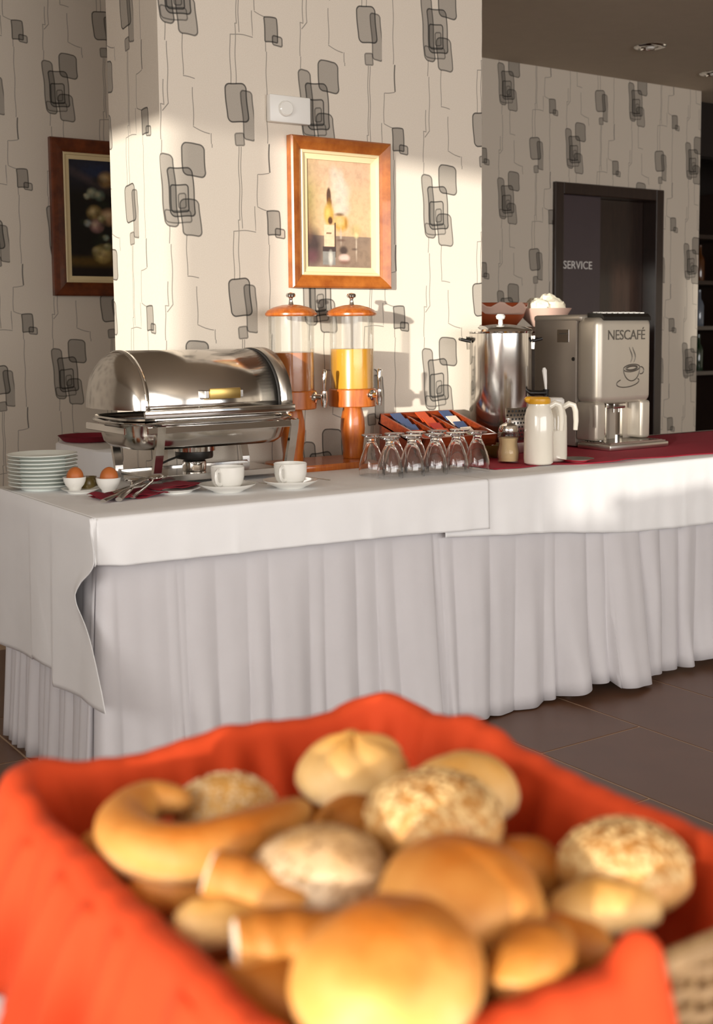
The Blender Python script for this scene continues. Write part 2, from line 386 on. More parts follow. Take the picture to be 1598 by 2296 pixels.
def window(n, axis, pos, a0, a1, z0, z1, bars):
    mb = MB(); w = .05
    def b(p, q, s, t):
        if axis == 'x': mb.box(pos-.09, pos-.03, p, q, s, t)
        else: mb.box(p, q, pos-.09, pos-.03, s, t)
    b(a0, a0+w, z0, z1); b(a1-w, a1, z0, z1); b(a0+w, a1-w, z0, z0+w); b(a0+w, a1-w, z1-w, z1)
    for m in bars: b(m-w/2, m+w/2, z0+w, z1-w)
    return struct('window_%d' % n, mb, 'white_plastic')
struct('trim_1', MB().box(-2.0, -1.975, -4.0, 5.45, .0, .92, .004, 1), 'red_wood')  # unseen wood panelling, added so the steel has something dark to reflect
window(1, 'x', -2., -3.2, -.42, .925, 2.27, (-2.3, -1.4)); window(2, 'x', -2., -.16, 1.75, 1.18, 2.258, ())
for k_, a_ in enumerate((-1.6, 1.2, 4.0)): window(3+k_, 'y', -4., a_, a_+2.6, .9, 2.5, (a_+1.3,))
# unseen sheer curtain, added to dim the sun on the pillar's front
tc = NT('sheer'); trn = tc.n('ShaderNodeBsdfTransparent'); trl = tc.n('ShaderNodeBsdfTranslucent'); mxs = tc.n('ShaderNodeMixShader'); mxs.inputs[0].default_value = .74
tc.l(trn.outputs[0], mxs.inputs[1]); tc.l(trl.outputs[0], mxs.inputs[2]); tc.l(mxs.outputs[0], tc.out.inputs[0]); MAT['sheer'] = tc.m
cu = obj('added_sun_curtain', MB().grid(60, 2, lambda s, t: (-1.93+.012*math.sin(s*60), .80+.27*s, .2+2.3*t)), 'sheer')
tag(cu, 'unseen sheer curtain added to dim the sun at the far side window', 'curtain')
tc = NT('light_sheer'); trn = tc.n('ShaderNodeBsdfTransparent'); trl = tc.n('ShaderNodeBsdfTranslucent'); mxs = tc.n('ShaderNodeMixShader'); mxs.inputs[0].default_value = .5
tc.l(trn.outputs[0], mxs.inputs[1]); tc.l(trl.outputs[0], mxs.inputs[2]); tc.l(mxs.outputs[0], tc.out.inputs[0]); MAT['light_sheer'] = tc.m
tag(obj('added_sun_curtain', MB().grid(90, 2, lambda s, t: (-1.93+.012*math.sin(s*90), -.98+.60*s, .2+2.3*t)), 'light_sheer'), 'unseen thin curtain added to weaken the sun at the near side window', 'curtain')  # second unseen curtain, added to soften the sun patch on the tablecloth

# service door in the back wall
door = struct('door_1', MB().box(DX0, DX0+.07, YB-.025, YB+.14, 0, DZ, .004, 1).box(DX1-.07, DX1, YB-.025, YB+.14, 0, DZ, .004, 1).box(DX0+.07, DX1-.07, YB-.025, YB+.14, DZ-.07, DZ, .004, 1), 'dark_door')
obj('door_leaf', MB().box(DX0+.07, 5.535, YB+.0, YB+.04, .005, DZ-.07, .003, 1), 'door_panel', door)
obj('door_leaf', MB().box(5.541, DX1-.07, YB+.09, YB+.13, .005, DZ-.07, .003, 1), 'dark_door', door)
lt = text_mb('SERVICE', .068, .002); lt.xf(Matrix.Translation((5.216, YB-.002, 1.605)) @ XZ)
tag(obj('lettering', lt, 'letter_white', door, smooth=0), 'white SERVICE lettering')
# downlights in the ceiling
def downlight(x, y, lab):
    t = thing('ceiling_downlight', lab, 'downlight', (x, y, CEIL), 0, 'ceiling downlights')
    obj('ring', MB().lathe([(.055, 0), (.085, 0), (.088, -.004), (.08, -.010), (.06, -.012), (.055, -.004), (.055, 0)], 40), 'chrome', t)
    obj('reflector', MB().lathe([(.055, -.004), (.045, -.001), (.02, -.0005), (0, -.0005)], 40), 'steel', t)
    obj('bulb', MB().lathe([(.024, -.001), (.026, -.008), (.02, -.016), (0, -.018)], 24), 'white_plastic', t)
downlight(5.182, 4.743, 'round chrome downlight set in the ceiling above the service door')
downlight(6.05, 5.02, 'ceiling downlight cut by the right edge of the picture')
# bar shelving far behind the wall's end
bs = thing('bar_shelf', 'dark wooden bar shelving with bottles beyond the end of the papered wall', 'shelf', (7.2, 6.3, 0))
obj('back_panel', MB().box(-.2, 1.6, .36, .39, 0, 2.3), 'bar_wood', bs)
for x in (-.2, .7, 1.6): obj('side_panel', MB().box(x-.02, x+.02, 0, .36, 0, 2.3), 'bar_wood', bs)
for z in (.9, 1.25, 1.6, 1.95): obj('shelf_board', MB().box(-.18, 1.58, 0, .36, z-.03, z), 'bar_wood', bs)
bprof = [(0, 0), (.036, 0), (.038, .01), (.038, .16), (.03, .19), (.014, .215), (.013, .27), (.015, .272), (.015, .285), (0, .285)]
first = None
for si, z in enumerate((1.25, 1.6, .9)):
    for k in range(3):
        if first is None: o = first = obj('bottle', MB().lathe(bprof, 16), 'bottle_amber')
        else:
            o = first.copy(); o.data = first.data.copy(); COL.objects.link(o); o.data.materials[0] = MAT[('bottle_amber', 'bottle_green', 'bottle_clear')[(k+si) % 3]]
        o.location = (7.44+k*.11, 6.46, z)
        tag(o, '%s bottle on the %s dim bar shelf at the far right' % (('amber', 'dark green', 'greyish clear')[(k+si) % 3], ('middle', 'upper', 'lower')[si]), 'bottle', 'bottles on the bar shelf')

# ------------------------------------------------------------------ pictures
def ring(mb, x0, x1, z0, z1, loops):
    """loops: (inset, y) rectangles from the outside in, seen from -y"""
    b = len(mb.v)
    for ins, y in loops: mb.v += [(x0+ins, y, z0+ins), (x1-ins, y, z0+ins), (x1-ins, y, z1-ins), (x0+ins, y, z1-ins)]
    for i in range(len(loops)-1):
        for k in range(4): mb.f.append((b+i*4+k, b+i*4+(k+1) % 4, b+i*4+4+(k+1) % 4, b+i*4+4+k))
    return mb
def blob(C, U, V, cu, cv, ru, rv, col, a=1., soft=.5, ang=0.):
    ca, sa = math.cos(ang), math.sin(ang); du, dv = U-cu, V-cv
    d = np.hypot((du*ca+dv*sa)/ru, (-du*sa+dv*ca)/rv); w = a*np.clip((1+soft-d)/(2*soft), 0, 1); w = (w*w*(3-2*w/max(a, 1e-6))) if False else w
    C[:] = C*(1-w[..., None])+np.array(lin(col))*w[..., None]
def canvas(name, x0, x1, y, z0, z1, paint, parent, nu=90, nv=130):
    us = np.linspace(0, 1, nu); vs = np.linspace(0, 1, nv); U, V = np.meshgrid(us, vs, indexing='ij')
    C = np.zeros((nu, nv, 3)); paint(C, U, V)
    mb = MB().grid(nu, nv, lambda u, v: (x0+(x1-x0)*u, y, z0+(z1-z0)*v)); o = obj(name, mb, 'oil_paint', parent, smooth=0, fix=False)
    at = o.data.color_attributes.new('paint', 'FLOAT_COLOR', 'POINT')
    at.data.foreach_set('color', np.concatenate([C.reshape(-1, 3), np.ones((nu*nv, 1))], 1).astype('f').ravel()); return o
def paint_wine(C, U, V):
    top = np.array(lin('d9b48e')); C[:] = top
    blob(C, U, V, .75, .55, .5, .5, 'e6bd8e', .8, .8); blob(C, U, V, .85, .9, .4, .3, 'c9a385', .7, .9); blob(C, U, V, .02, .6, .12, .4, '9d8f52', .9, .9)
    blob(C, U, V, .5, .9, .5, .1, 'c8a68c', .6, .9)
    C[:] = np.where((V < .30)[..., None], np.array(lin('8d7868')), C); blob(C, U, V, .85, .12, .4, .14, '98806a', .7, .8)
    blob(C, U, V, .06, .2, .16, .16, '4a3a36', 1, .4); blob(C, U, V, .08, .10, .1, .06, '6d4448', .8, .6); blob(C, U, V, .02, .42, .06, .12, '9a6a4a', .6, .9)
    for (u, v, ru, rv) in ((.42, .88, .05, .05), (.52, .84, .04, .06), (.46, .78, .10, .05), (.55, .72, .09, .07), (.48, .65, .10, .08), (.56, .58, .08, .06), (.5, .53, .1, .04)):
        blob(C, U, V, u, v, ru, rv, 'd9cdbb', .75, .8); blob(C, U, V, u+.03, v-.02, ru*.5, rv*.4, 'b9ad9c', .6, .6)
    blob(C, U, V, .52, .42, .11, .075, 'd1a14e', 1, .25); blob(C, U, V, .50, .44, .06, .04, 'efc98c', .8, .6); blob(C, U, V, .50, .50, .06, .014, '7c5c3e', .9, .5); blob(C, U, V, .60, .42, .02, .05, 'a8772e', .8, .6)
    blob(C, U, V, .52, .30, .015, .07, 'c7b7a4', .8, .5); blob(C, U, V, .52, .26, .06, .012, '6e5244', .8, .5)
    blob(C, U, V, .34, .66, .034, .085, '5a4030', 1, .15); blob(C, U, V, .35, .60, .035, .05, '8a5c2c', 1, .3)
    blob(C, U, V, .34, .50, .075, .10, 'caa04c', 1, .25); blob(C, U, V, .32, .50, .03, .06, 'e6c46c', .8, .6); blob(C, U, V, .36, .44, .035, .035, '5e3a22', 1, .25)
    m = (abs(U-.345) < .085) & (V < .40) & (V > .20); C[m] = np.array(lin('ecc9a6'))
    m = (abs(U-.435) < .014) & (V < .42) & (V > .10); C[m] = np.array(lin('5a4436'))
    m = (abs(U-.34) < .10) & (V <= .20) & (V > .155); C[m] = np.array(lin('493c38'))
    m = (abs(U-.34) < .095) & (V <= .155) & (V > .03); C[m] = np.array(lin('8e8b84')); blob(C, U, V, .36, .09, .03, .06, 'd8d2c4', .9, .5)
    m = (abs(U-.34) < .04) & (abs(V-.325) < .008); C[m] = np.array(lin('8a6a52'))
    blob(C, U, V, .56, .165, .06, .04, '54443c', 1, .3); blob(C, U, V, .57, .095, .08, .035, 'e0bfb0', 1, .3); blob(C, U, V, .57, .055, .07, .02, '7c5648', .7, .5)
    blob(C, U, V, .75, .36, .075, .05, 'b9ab6c', .6, .5); blob(C, U, V, .76, .31, .03, .025, 'd8cd92', .9, .5); blob(C, U, V, .76, .20, .01, .11, 'cdbba6', .8, .5); blob(C, U, V, .73, .18, .04, .01, '5c4a40', .8, .5)
def paint_flowers(C, U, V):
    C[:] = np.array(lin('100c0b')); blob(C, U, V, .2, .95, .5, .14, '2b2d3c', .9, .8); blob(C, U, V, .34, .90, .14, .06, '28385c', .7, .8); blob(C, U, V, .22, .83, .3, .03, '5a4a4a', .6, .9, -.35)
    C[:] = np.where((V < .085)[..., None], np.array(lin('160b08')), C); blob(C, U, V, .3, .13, .6, .04, '5c4416', .9, .6)
    rg = random.Random(3)
    for (u, v, r, c) in ((.42, .84, .075, 'b08a52'), (.26, .72, .05, '8f9a84'), (.34, .70, .05, '6d7f70'), (.2, .69, .03, 'a9ab94'), (.28, .55, .07, 'bfa264'), (.44, .52, .08, 'c79c74'), (.30, .44, .065, 'b58a86'), (.2, .46, .035, 'a3aaa4'),
                         (.36, .50, .04, '9a9464'), (.40, .34, .03, '9fae9c'), (.36, .20, .085, 'c9b06a'), (.30, .22, .05, 'b3a266'), (.42, .26, .04, '8c8c60'), (.6, .6, .08, 'c4a05e'), (.7, .45, .07, 'b98a80'), (.62, .75, .06, 'a9a284'), (.75, .65, .05, 'b0a060'), (.55, .35, .05, '8a8a60')):
        blob(C, U, V, u*1.0, v, r, r*.75, c, .95, .5); blob(C, U, V, u-.02, v+.01, r*.5, r*.35, 'd6c6a0', .5, .8); blob(C, U, V, u+.03, v-.02, r*.4, r*.3, '5e3c28', .5, .8)
    for k in range(40): blob(C, U, V, .15+rg.random()*.7, .2+rg.random()*.65, .02+.03*rg.random(), .02+.02*rg.random(), rg.choice(['1d2a1a', '26331f', '0f140d', '2a2016']), .5, .7)
def picture(x0, x1, z0, z1, yw, wood_, w, lw, paint, label):
    t = thing('framed_picture', label, 'picture', ((x0+x1)/2, yw, z0)); cx = (x0+x1)/2
    a0, a1, h = x0-cx, x1-cx, z1-z0
    obj('frame', ring(MB(), a0, a1, 0, h, [(0, -.002), (0, -.030), (.006, -.036), (w*.45, -.032), (w*.8, -.026), (w, -.020), (w, -.006)]), wood_, t, smooth=0)
    obj('gilt_liner', ring(MB(), a0, a1, 0, h, [(w, -.021), (w+.004, -.024), (w+.010, -.022), (w+.012, -.016), (w+lw, -.013), (w+lw, -.006)]), 'liner_cream', t, smooth=0)
    i = w+lw
    canvas('canvas', a0+i-.002, a1-i+.002, -.008, i-.002, h-i+.002, paint, t)
    obj('backing', MB().box(a0+.01, a1-.01, -.006, -.002, .01, h-.01), 'frame_dark', t)
picture(2.207, 2.632, 1.392, 1.917, YW, 'frame_wood', .045, .030, paint_wine, 'still life of bottle and glass in orange wooden frame above the juice dispensers')
picture(2.0, 2.62, 1.413, 2.132, YB, 'frame_dark', .062, .030, paint_flowers, 'dark flower painting in brown frame, half hidden by the papered pillar')
# white wall unit with a round dial
th = thing('wall_thermostat', 'small white box with round dial on the papered pillar above the picture', 'thermostat', (2.21, YW, 1.955))
obj('housing', MB().box(-.082, .082, -.028, -.001, 0, .092, .005), 'white_plastic', th)
obj('dial', MB().lathe([(0, .016), (.022, .016), (.026, .012), (.027, 0)], 28).xf(Matrix.Translation((-.022, -.027, .046)) @ Matrix.Rotation(math.pi/2, 4, 'X')), 'white_porcelain', th)

# ------------------------------------------------------------------ buffet table with its cloths
TZ = .77
tb = thing('buffet_table', 'long buffet table hidden under white cloths and a pleated skirt', 'table', (2.9, 3.28, 0))
obj('tabletop', MB().box(-1.73, 1.75, -.345, .375, .735, .765, .004, 1), 'tabletop_wood', tb)
for sx in (-1.68, 0, 1.70):
    for sy in (-.28, .32): obj('leg', MB().tube([(sx, sy, 0), (sx, sy, .735)], .02, 12), 'steel', tb)
# pleated skirt
folds = [1.16, 1.35, 1.385, 1.41, 1.50, 1.60, 1.67, 1.80, 1.85, 1.96, 2.03, 2.09, 2.245, 2.27, 2.32, 2.475, 2.59, 2.715, 2.76, 2.90, 2.985, 3.14, 3.25, 3.36, 3.46, 3.60, 3.75, 3.95, 4.10, 4.30, 4.50, 4.75]
famp = [.25]+[R.uniform(.45, 1.2) for _ in folds[1:]]
def fold(x):
    for i in range(len(folds)-1):
        if folds[i] <= x <= folds[i+1]:
            w = folds[i+1]-folds[i]; q = (x-folds[i])/w; k = .6+.8*((i*37 % 10)/10)
            return famp[i]*min(1.3, w/.09)*math.sin(math.pi*q**k)**.85+.12*math.sin(x*61)*math.sin(x*23)
    return 0
lfold = [3.64]
while lfold[-1] > 2.95: lfold.append(lfold[-1]-R.uniform(.035, .075))
lamp_ = [R.uniform(.5, 1.2) for _ in lfold]
def foldl(y):
    for i in range(len(lfold)-1):
        if lfold[i] >= y >= lfold[i+1]:
            q = (lfold[i]-y)/(lfold[i]-lfold[i+1]); return lamp_[i]*math.sin(math.pi*q)**.8
    return 0
path = [('l', 3.64-.71*k/150) for k in range(150)]+[('c', k/14*math.pi/2) for k in range(15)]+[('f', 1.21+3.45*k/900) for k in range(1, 901)]
def skirt(s, t):
    k, a = path[round(s*(len(path)-1))]; z = .752-(.752-.010)*t
    if k == 'l': p, n, h = Vector((1.175, a, 0)), Vector((-1, 0, 0)), foldl(a)*.8
    elif k == 'c': p = Vector((1.21-.035*math.cos(a), 2.95-.035*math.sin(a), 0)); n = Vector((-math.cos(a), -math.sin(a), 0)); h = .7*(math.sin(a*2))
    else: p, n = Vector((a, 2.915, 0)), Vector((0, -1, 0)); w1 = noise.noise(Vector((a*2.1, 0, 9))); h = fold(a+.10*t*w1)*(.55+.6*sstep(-.35, .35, noise.noise(Vector((a*3.3, t*1.6, 5)))))+.30*math.sin(a*8.3+1.5*t)
    d = h*(.004+.040*max(0., t-.15)**.9)+.024*t
    if k == 'f':
        d += .055*t**1.6*sstep(2.975, 2.985, a)*(1-sstep(3.137, 3.150, a)); d += .020*t*(1-sstep(2.236, 2.250, a))*sstep(2.0, 2.2, a)
        z += .012*t*math.sin(a*9)+ (.018*t*sstep(2.5, 2.95, a)*(1-sstep(2.975, 2.985, a)))+.02*t*sstep(3.14, 3.2, a)
    d += .004*t*noise.noise(Vector((a*6, t*2, 3)))
    q = p+n*d; return (q.x, q.y, max(z, .004))
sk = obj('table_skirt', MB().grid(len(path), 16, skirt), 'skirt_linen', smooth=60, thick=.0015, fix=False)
tag(sk, 'white pleated skirt hanging to the floor around the buffet table', 'table skirt')
# right-hand cloth (under) and left-hand cloth (over)
def drop_cloth(x0, x1, yf, zt, hem, rip, seed, nx):
    prof = [(3.664, 0), (3.5, 0), (3.3, 0), (3.1, 0), (2.96, 0), (yf+.010, 0), (yf+.004, -.002), (yf, -.008)]
    def fn(s, t):
        x = x0+(x1-x0)*s; j = round(t*27)
        if j < 8: return (x, prof[j][0], zt+prof[j][1]+(0.0006*noise.noise(Vector((x*9, prof[j][0]*9, seed))) if j < 5 else 0))
        q = (j-7)/20; z = zt-.008-(zt-.008-interp(hem, x))*q
        y = yf-.004*q-rip*q*(math.sin(x*17+seed)+.6*math.sin(x*41+seed*2)+.4*math.sin(x*73))*.5-.003*q*noise.noise(Vector((x*5, z*6, seed)))
        for xc in (1.547, 1.99, 2.67, 3.08, 3.36): y -= .0035*q*math.exp(-abs(x-xc)/.010)      # pressed creases
        return (x, y, z)
    return MB().grid(nx, 28, fn)
c2 = obj('tablecloth', drop_cloth(2.275, 4.66, 2.885, .7712, [(2.275, .606), (2.7, .578), (3.08, .540), (3.54, .528), (4.7, .52)], .006, 2., 260), 'white_linen', smooth=60, thick=.0012, fix=False)
tag(c2, 'white tablecloth on the right half of the buffet, under the red runner', 'tablecloth', 'white buffet tablecloths')
mb = drop_cloth(1.146, 2.445, 2.876, .7732, [(1.14, .655), (1.22, .645), (1.55, .640), (2.0, .633), (2.445, .618)], .004, .5, 150)
ye = [(.26, 2.71), (.315, 2.722), (.36, 2.752), (.42, 2.805), (.5, 2.885), (.545, 2.922), (.575, 2.928), (.61, 2.90), (.64, 2.855), (.664, 2.836), (.70, 2.848), (.73, 2.866), (.7732, 2.885)]
hemL = [(2.70, .318), (2.72, .315), (3.155, .277), (3.165, .320), (3.34, .318), (3.345, .306), (3.67, .288)]
def left_drop(s, t):
    yy = 3.664-(3.664-2.72)*s; hz = interp(hemL, yy); z = .7732-(.7732-hz)*t
    y = 3.664-(3.664-interp(ye, z))*s
    x = 1.146-.012*sstep(0, .06, t)
    x -= t*(.008*sstep(3.17, 3.15, y)+.006*sstep(3.35, 3.33, y)+.006*math.sin(y*14))
    x -= .018*t*max(0, (2.95-y)/.2)+.020*math.exp(-((z-.57)/.06)**2)*sstep(.9, 1., s)
    if t < .03: z = .7732
    return (x, y, z)
mb.grid(150, 40, left_drop)
def corner_fold(s, t):      # the folded tube of cloth between the two drops
    z = .7730-(.7730-.657)*t; a = Vector((1.134-.004*t, interp(ye, z), z)); b = Vector((1.150, 2.8755, z)); q = a.lerp(b, s)
    q += Vector((-.010, -.012, 0))*math.sin(math.pi*s)*t; return tuple(q)
mb.grid(9, 16, corner_fold)
c1 = obj('tablecloth', mb, 'white_linen', smooth=60, thick=.0012, fix=False)
tag(c1, 'white tablecloth on the left half of the buffet, its corner hanging far down', 'tablecloth', 'white buffet tablecloths')
# red runner under the coffee things
def runner(s, t):
    x = 2.63+1.95*s; yf = interp([(2.63, 3.06), (2.72, 3.045), (2.86, 3.07), (2.95, 3.0), (3.1, 2.965), (3.3, 2.985), (3.6, 2.95), (4.6, 2.95)], x)+.006*math.sin(x*22)
    y = 3.62-(3.62-yf)*t; return (x, y, .7745+.0015*max(0, noise.noise(Vector((x*8, y*8, 1))))+.006*math.exp(-((x-3.15)/.1)**2)*t**4)
tag(obj('red_runner', MB().grid(160, 24, runner), 'red_linen', smooth=60, thick=.001, fix=False), 'crimson cloth runner under the coffee machine on the buffet', 'cloth')

# ------------------------------------------------------------------ things on the buffet
T1, T2 = .7742, .7768
# stack of plates
N_PL = 9; pp = None; words = ['lowest', 'second lowest', 'third lowest', 'fourth lowest', 'middle', 'fourth from the top', 'third from the top', 'second from the top', 'topmost']
for k in range(N_PL):
    if pp is None:
        o = pp = obj('dinner_plate', MB().lathe([(0, .003), (.055, .003), (.060, 0), (.066, .0), (.068, .004), (.098, .013), (.1035, .0155), (.1035, .0175), (.099, .0170), (.070, .0085), (.06, .007), (0, .007)], 56), 'plate_porcelain')
    else: o = pp.copy(); COL.objects.link(o)
    o.location = (1.247+R.uniform(-.0015, .0015), 3.53+R.uniform(-.0015, .0015), T1+k*.0112)
    tag(o, 'white plate, %s of the stack at the left end of the buffet' % words[k], 'plate', 'stacked plates at the left end')
# saucer and egg cups with eggs
def dish(name, prof, loc, mat, lab, cat, group=None, n=40, sx=1., sy=1.):
    return tag(obj(name, MB().lathe(prof, n, sx=sx, sy=sy), mat, loc=loc), lab, cat, group)
dish('side_plate', [(0, .003), (.03, .003), (.034, 0), (.038, 0), (.04, .004), (.056, .011), (.058, .013), (.054, .012), (.036, .0065), (0, .006)], (1.305, 3.375, T1), 'white_porcelain', 'small white saucer under the egg next to the plate stack', 'saucer')
cupprof = [(0, .002), (.016, 0), (.018, .002), (.020, .008), (.027, .016), (.032, .028), (.034, .040), (.0325, .040), (.030, .029), (.024, .018), (.0, .014)]
for (x, y, z, lab, s) in ((1.290, 3.385, T1+.0062, 'beside the plate stack', 1.0), (1.372, 3.330, T1, 'beside the wrapped cutlery', 1.08)):
    o = dish('egg_cup', cupprof, (x, y, z), 'white_porcelain', 'white porcelain egg cup holding a brown egg, '+lab, 'egg cup', 'egg cups'); o.scale = (s, s, s)
    eg = MB().lathe([(0, 0)]+[(.0245*math.sin(a)*(1-.10*math.cos(a)*-1*.6), .029-.029*math.cos(a)) for a in [math.pi*i/16 for i in range(1, 16)]]+[(0, .058)], 28)
    e = obj('boiled_egg', eg, 'egg_shell', loc=(x, y, z+.0155*s)); e.scale = (s, s, s*.92); e.rotation_euler = (R.uniform(-.1, .1), .1, 0)
    tag(e, 'brown boiled egg in its cup, '+lab, 'egg', 'boiled eggs')
dish('mustard_pot', [(0, 0), (.022, 0), (.026, .006), (.026, .030), (.022, .036), (.024, .040), (.020, .040), (.018, .03), (0, .028)], (1.345, 3.415, T1), 'olive_ceramic', 'small dark olive pot between the two egg cups', 'pot')
# red napkin with cutlery
def napkin(x0, x1, y0, y1, rz, loc, name, lab, wav=.004, thickz=.006, layers=2):
    mb = MB()
    for l in range(layers):
        mb.grid(26, 16, lambda s, t, l=l: (x0+(x1-x0)*s, y0+(y1-y0)*t+.01*l, .001+l*thickz*.5+wav*(.5+.5*math.sin(s*9+l)*math.cos(t*5+l*2))+wav*abs(noise.noise(Vector((s*4, t*3, l*5.+x0))))))
    o = obj(name, mb, 'dark_red_napkin', loc=loc, thick=.0014, smooth=60, fix=False); o.rotation_euler = (0, 0, rz); return tag(o, lab, 'napkin')
napkin(-.10, .10, -.055, .055, .12, (1.375, 3.185, T1), 'folded_napkin', 'crumpled dark red napkin under the loose cutlery', .009)
def fork():
    t = thing('fork', '', 'fork')
    obj('handle', MB().tube([(0, -.10, .004), (0, -.03, .005), (0, .03, .009), (0, .045, .008)], [.0065, .0055, .003, .004], 10, flat=.45), 'steel', t)
    obj('head', MB().prism([(-.004, .043), (.004, .043), (.012, .060), (.012, .100), (.009, .100), (.008, .070), (.005, .070), (.005, .100), (.002, .100), (.0015, .070), (-.0015, .070), (-.002, .100), (-.005, .100), (-.005, .070), (-.008, .070), (-.009, .100), (-.012, .100), (-.012, .060)], .006, .0085), 'steel', t)
    return t
def knife():
    t = thing('knife', '', 'knife')
    obj('handle', MB().tube([(0, -.11, .005), (0, -.05, .006), (0, .0, .005)], [.007, .0075, .006], 10, flat=.6), 'steel', t)
    obj('blade', MB().prism([(-.006, 0), (.006, 0), (.010, .03), (.009, .09), (.002, .108), (-.006, .10)], .004, .0055), 'steel', t); return t
def spoon():
    t = thing('spoon', '', 'spoon')
    obj('handle', MB().tube([(0, -.09, .004), (0, -.02, .005), (0, .035, .008)], [.006, .004, .003], 10, flat=.45), 'steel', t)
    obj('bowl', MB().lathe([(0, -.004), (.008, -.003), (.013, 0), (.0155, .004), (.0145, .004), (.012, .001), (0, -.002)], 24, c=(0, .055, .008), sy=1.5), 'steel', t); return t
for (fn, x, y, z, rz, tilt, lab) in ((fork, 1.345, 3.155, .013, -1.0, .10, 'steel fork lying foremost on the red napkin'), (knife, 1.385, 3.19, .018, -.75, .16, 'steel knife lying across the red napkin'),
                                     (fork, 1.415, 3.215, .023, -1.25, .12, 'steel fork lying rearmost on the cutlery heap'), (spoon, 1.43, 3.185, .020, -.9, .2, 'steel spoon resting on the cutlery heap'), (spoon, 1.40, 3.235, .012, -.55, .12, 'steel spoon at the back of the cutlery heap')):
    t = fn(); t['label'] = lab; t['group'] = 'cutlery on the red napkin'; t.location = (x, y, T1+z); t.rotation_euler = (tilt, 0, rz); t.scale = (1.5, 1.0, 1.5)
dish('side_plate', [(0, .003), (.045, .003), (.05, 0), (.056, 0), (.058, .004), (.078, .011), (.081, .013), (.076, .012), (.056, .0065), (0, .006)], (1.525, 3.215, T1), 'white_porcelain', 'white side plate with a folded red napkin in front of the chafing dish', 'plate', n=48)
napkin(-.085, .085, -.045, .045, .25, (1.528, 3.225, T1+.0125), 'folded_napkin', 'folded dark red napkin on the side plate before the chafing dish', .004)
# cups and saucers
def cup_set(x, y, ha, lab):
    dish('saucer', [(0, .004), (.032, .004), (.036, 0), (.042, 0), (.046, .004), (.070, .014), (.082, .022), (.0835, .0245), (.080, .0235), (.066, .017), (.044, .009), (.03, .008), (0, .008)], (x, y, T1), 'white_porcelain', 'white saucer under the '+lab, 'saucer', 'coffee saucers', 48)
    t = thing('coffee_cup', 'white porcelain coffee cup with loop handle, the '+lab, 'cup', (x, y, T1+.0082), ha, 'coffee cups')
    obj('body', MB().lathe([(0, .004), (.022, .004), (.024, 0), (.030, 0), (.036, .006), (.044, .018), (.0485, .036), (.0495, .066), (.0475, .0665), (.046, .036), (.040, .018), (.03, .009), (0, .008)], 48), 'white_porcelain', t)
    obj('handle', MB().tube([(.047, 0, .056), (.058, 0, .060), (.069, 0, .054), (.072, 0, .042), (.067, 0, .028), (.056, 0, .020), (.043, 0, .018)], [.0055, .005, .005, .005, .005, .005, .0055], 12, flat=1.3), 'white_porcelain', t)
    s = spoon(); s['label'] = 'small spoon on the saucer of the '+lab; s['group'] = 'coffee spoons'; s.location = (x+.055, y-.030, T1+.0245); s.scale = (.7, .7, .7); s.rotation_euler = (.05, 0, .5)
cup_set(1.655, 3.120, math.radians(214), 'left cup of the pair')
cup_set(1.848, 3.085, math.radians(214), 'right cup of the pair')

# ------------------------------------------------------------------ roll-top chafing dish
CY_, RY, RZ_ = 3.465, .192, .172; X0, X1 = 1.475, 1.965; ZR = 1.0
cd = thing('chafing_dish', 'stainless steel roll-top chafing dish on four legs', 'chafing dish', (1.72, CY_, T1))
ox, oz = 1.72, T1
def lid(s, t):
    a = math.pi*t; x = X0+(X1-X0)*s
    return (x-ox, -RY*math.cos(a), ZR-oz+.012+RZ_*math.sin(a)**.92)
lm = MB().grid(2, 49, lid)
def lid_end(sgn, bulge):
    def fn(s, t):
        a = math.pi*t; r = math.cos(s*math.pi/2); b = bulge*math.sin(s*math.pi/2)
        return ((X0 if sgn < 0 else X1)-ox+sgn*b, -RY*math.cos(a)*r, ZR-oz+.012+RZ_*math.sin(a)**.92*r)
    return MB().grid(14, 49, fn)
lo = obj('lid', lm, 'steel', cd, smooth=30, thick=.003, fix=False)
obj('lid_end', lid_end(-1, .085), 'steel', cd, smooth=60); obj('lid_end', lid_end(1, .03), 'steel', cd, smooth=60)
def arch(x0, x1, g):
    return MB().grid(2, 49, lambda s, t: (x0+(x1-x0)*s-ox, -(RY+g)*math.cos(math.pi*t), ZR-oz+.012+(RZ_+g)*math.sin(math.pi*t)**.92))
obj('lid_seam', arch(X1-.045, X1-.037, .0022), 'rubber', cd, thick=.002, fix=False)
obj('lid_band', arch(X1-.036, X1+.004, .004), 'steel_soft', cd, thick=.003, fix=False)
obj('lid_bead', arch(X0-.004, X0+.006, .002), 'chrome', cd, thick=.003, fix=False)
# lower lip of the lid and the handle
obj('lid_lip', MB().box(X0-ox-.01, X1-ox+.012, -RY-.010, -RY+.004, ZR-oz-.012, ZR-oz+.012, .003), 'chrome', cd)
hd = obj('lid_handle', MB().box(-.060, .045, -RY-.043, -RY-.034, ZR-oz+.040, ZR-oz+.072, .003), 'brass', cd)
for bx in (-.075, .040): obj('handle_bracket', MB().box(bx, bx+.015, -RY-.04, -RY+.012, ZR-oz+.042, ZR-oz+.066, .002, 1), 'steel', hd)
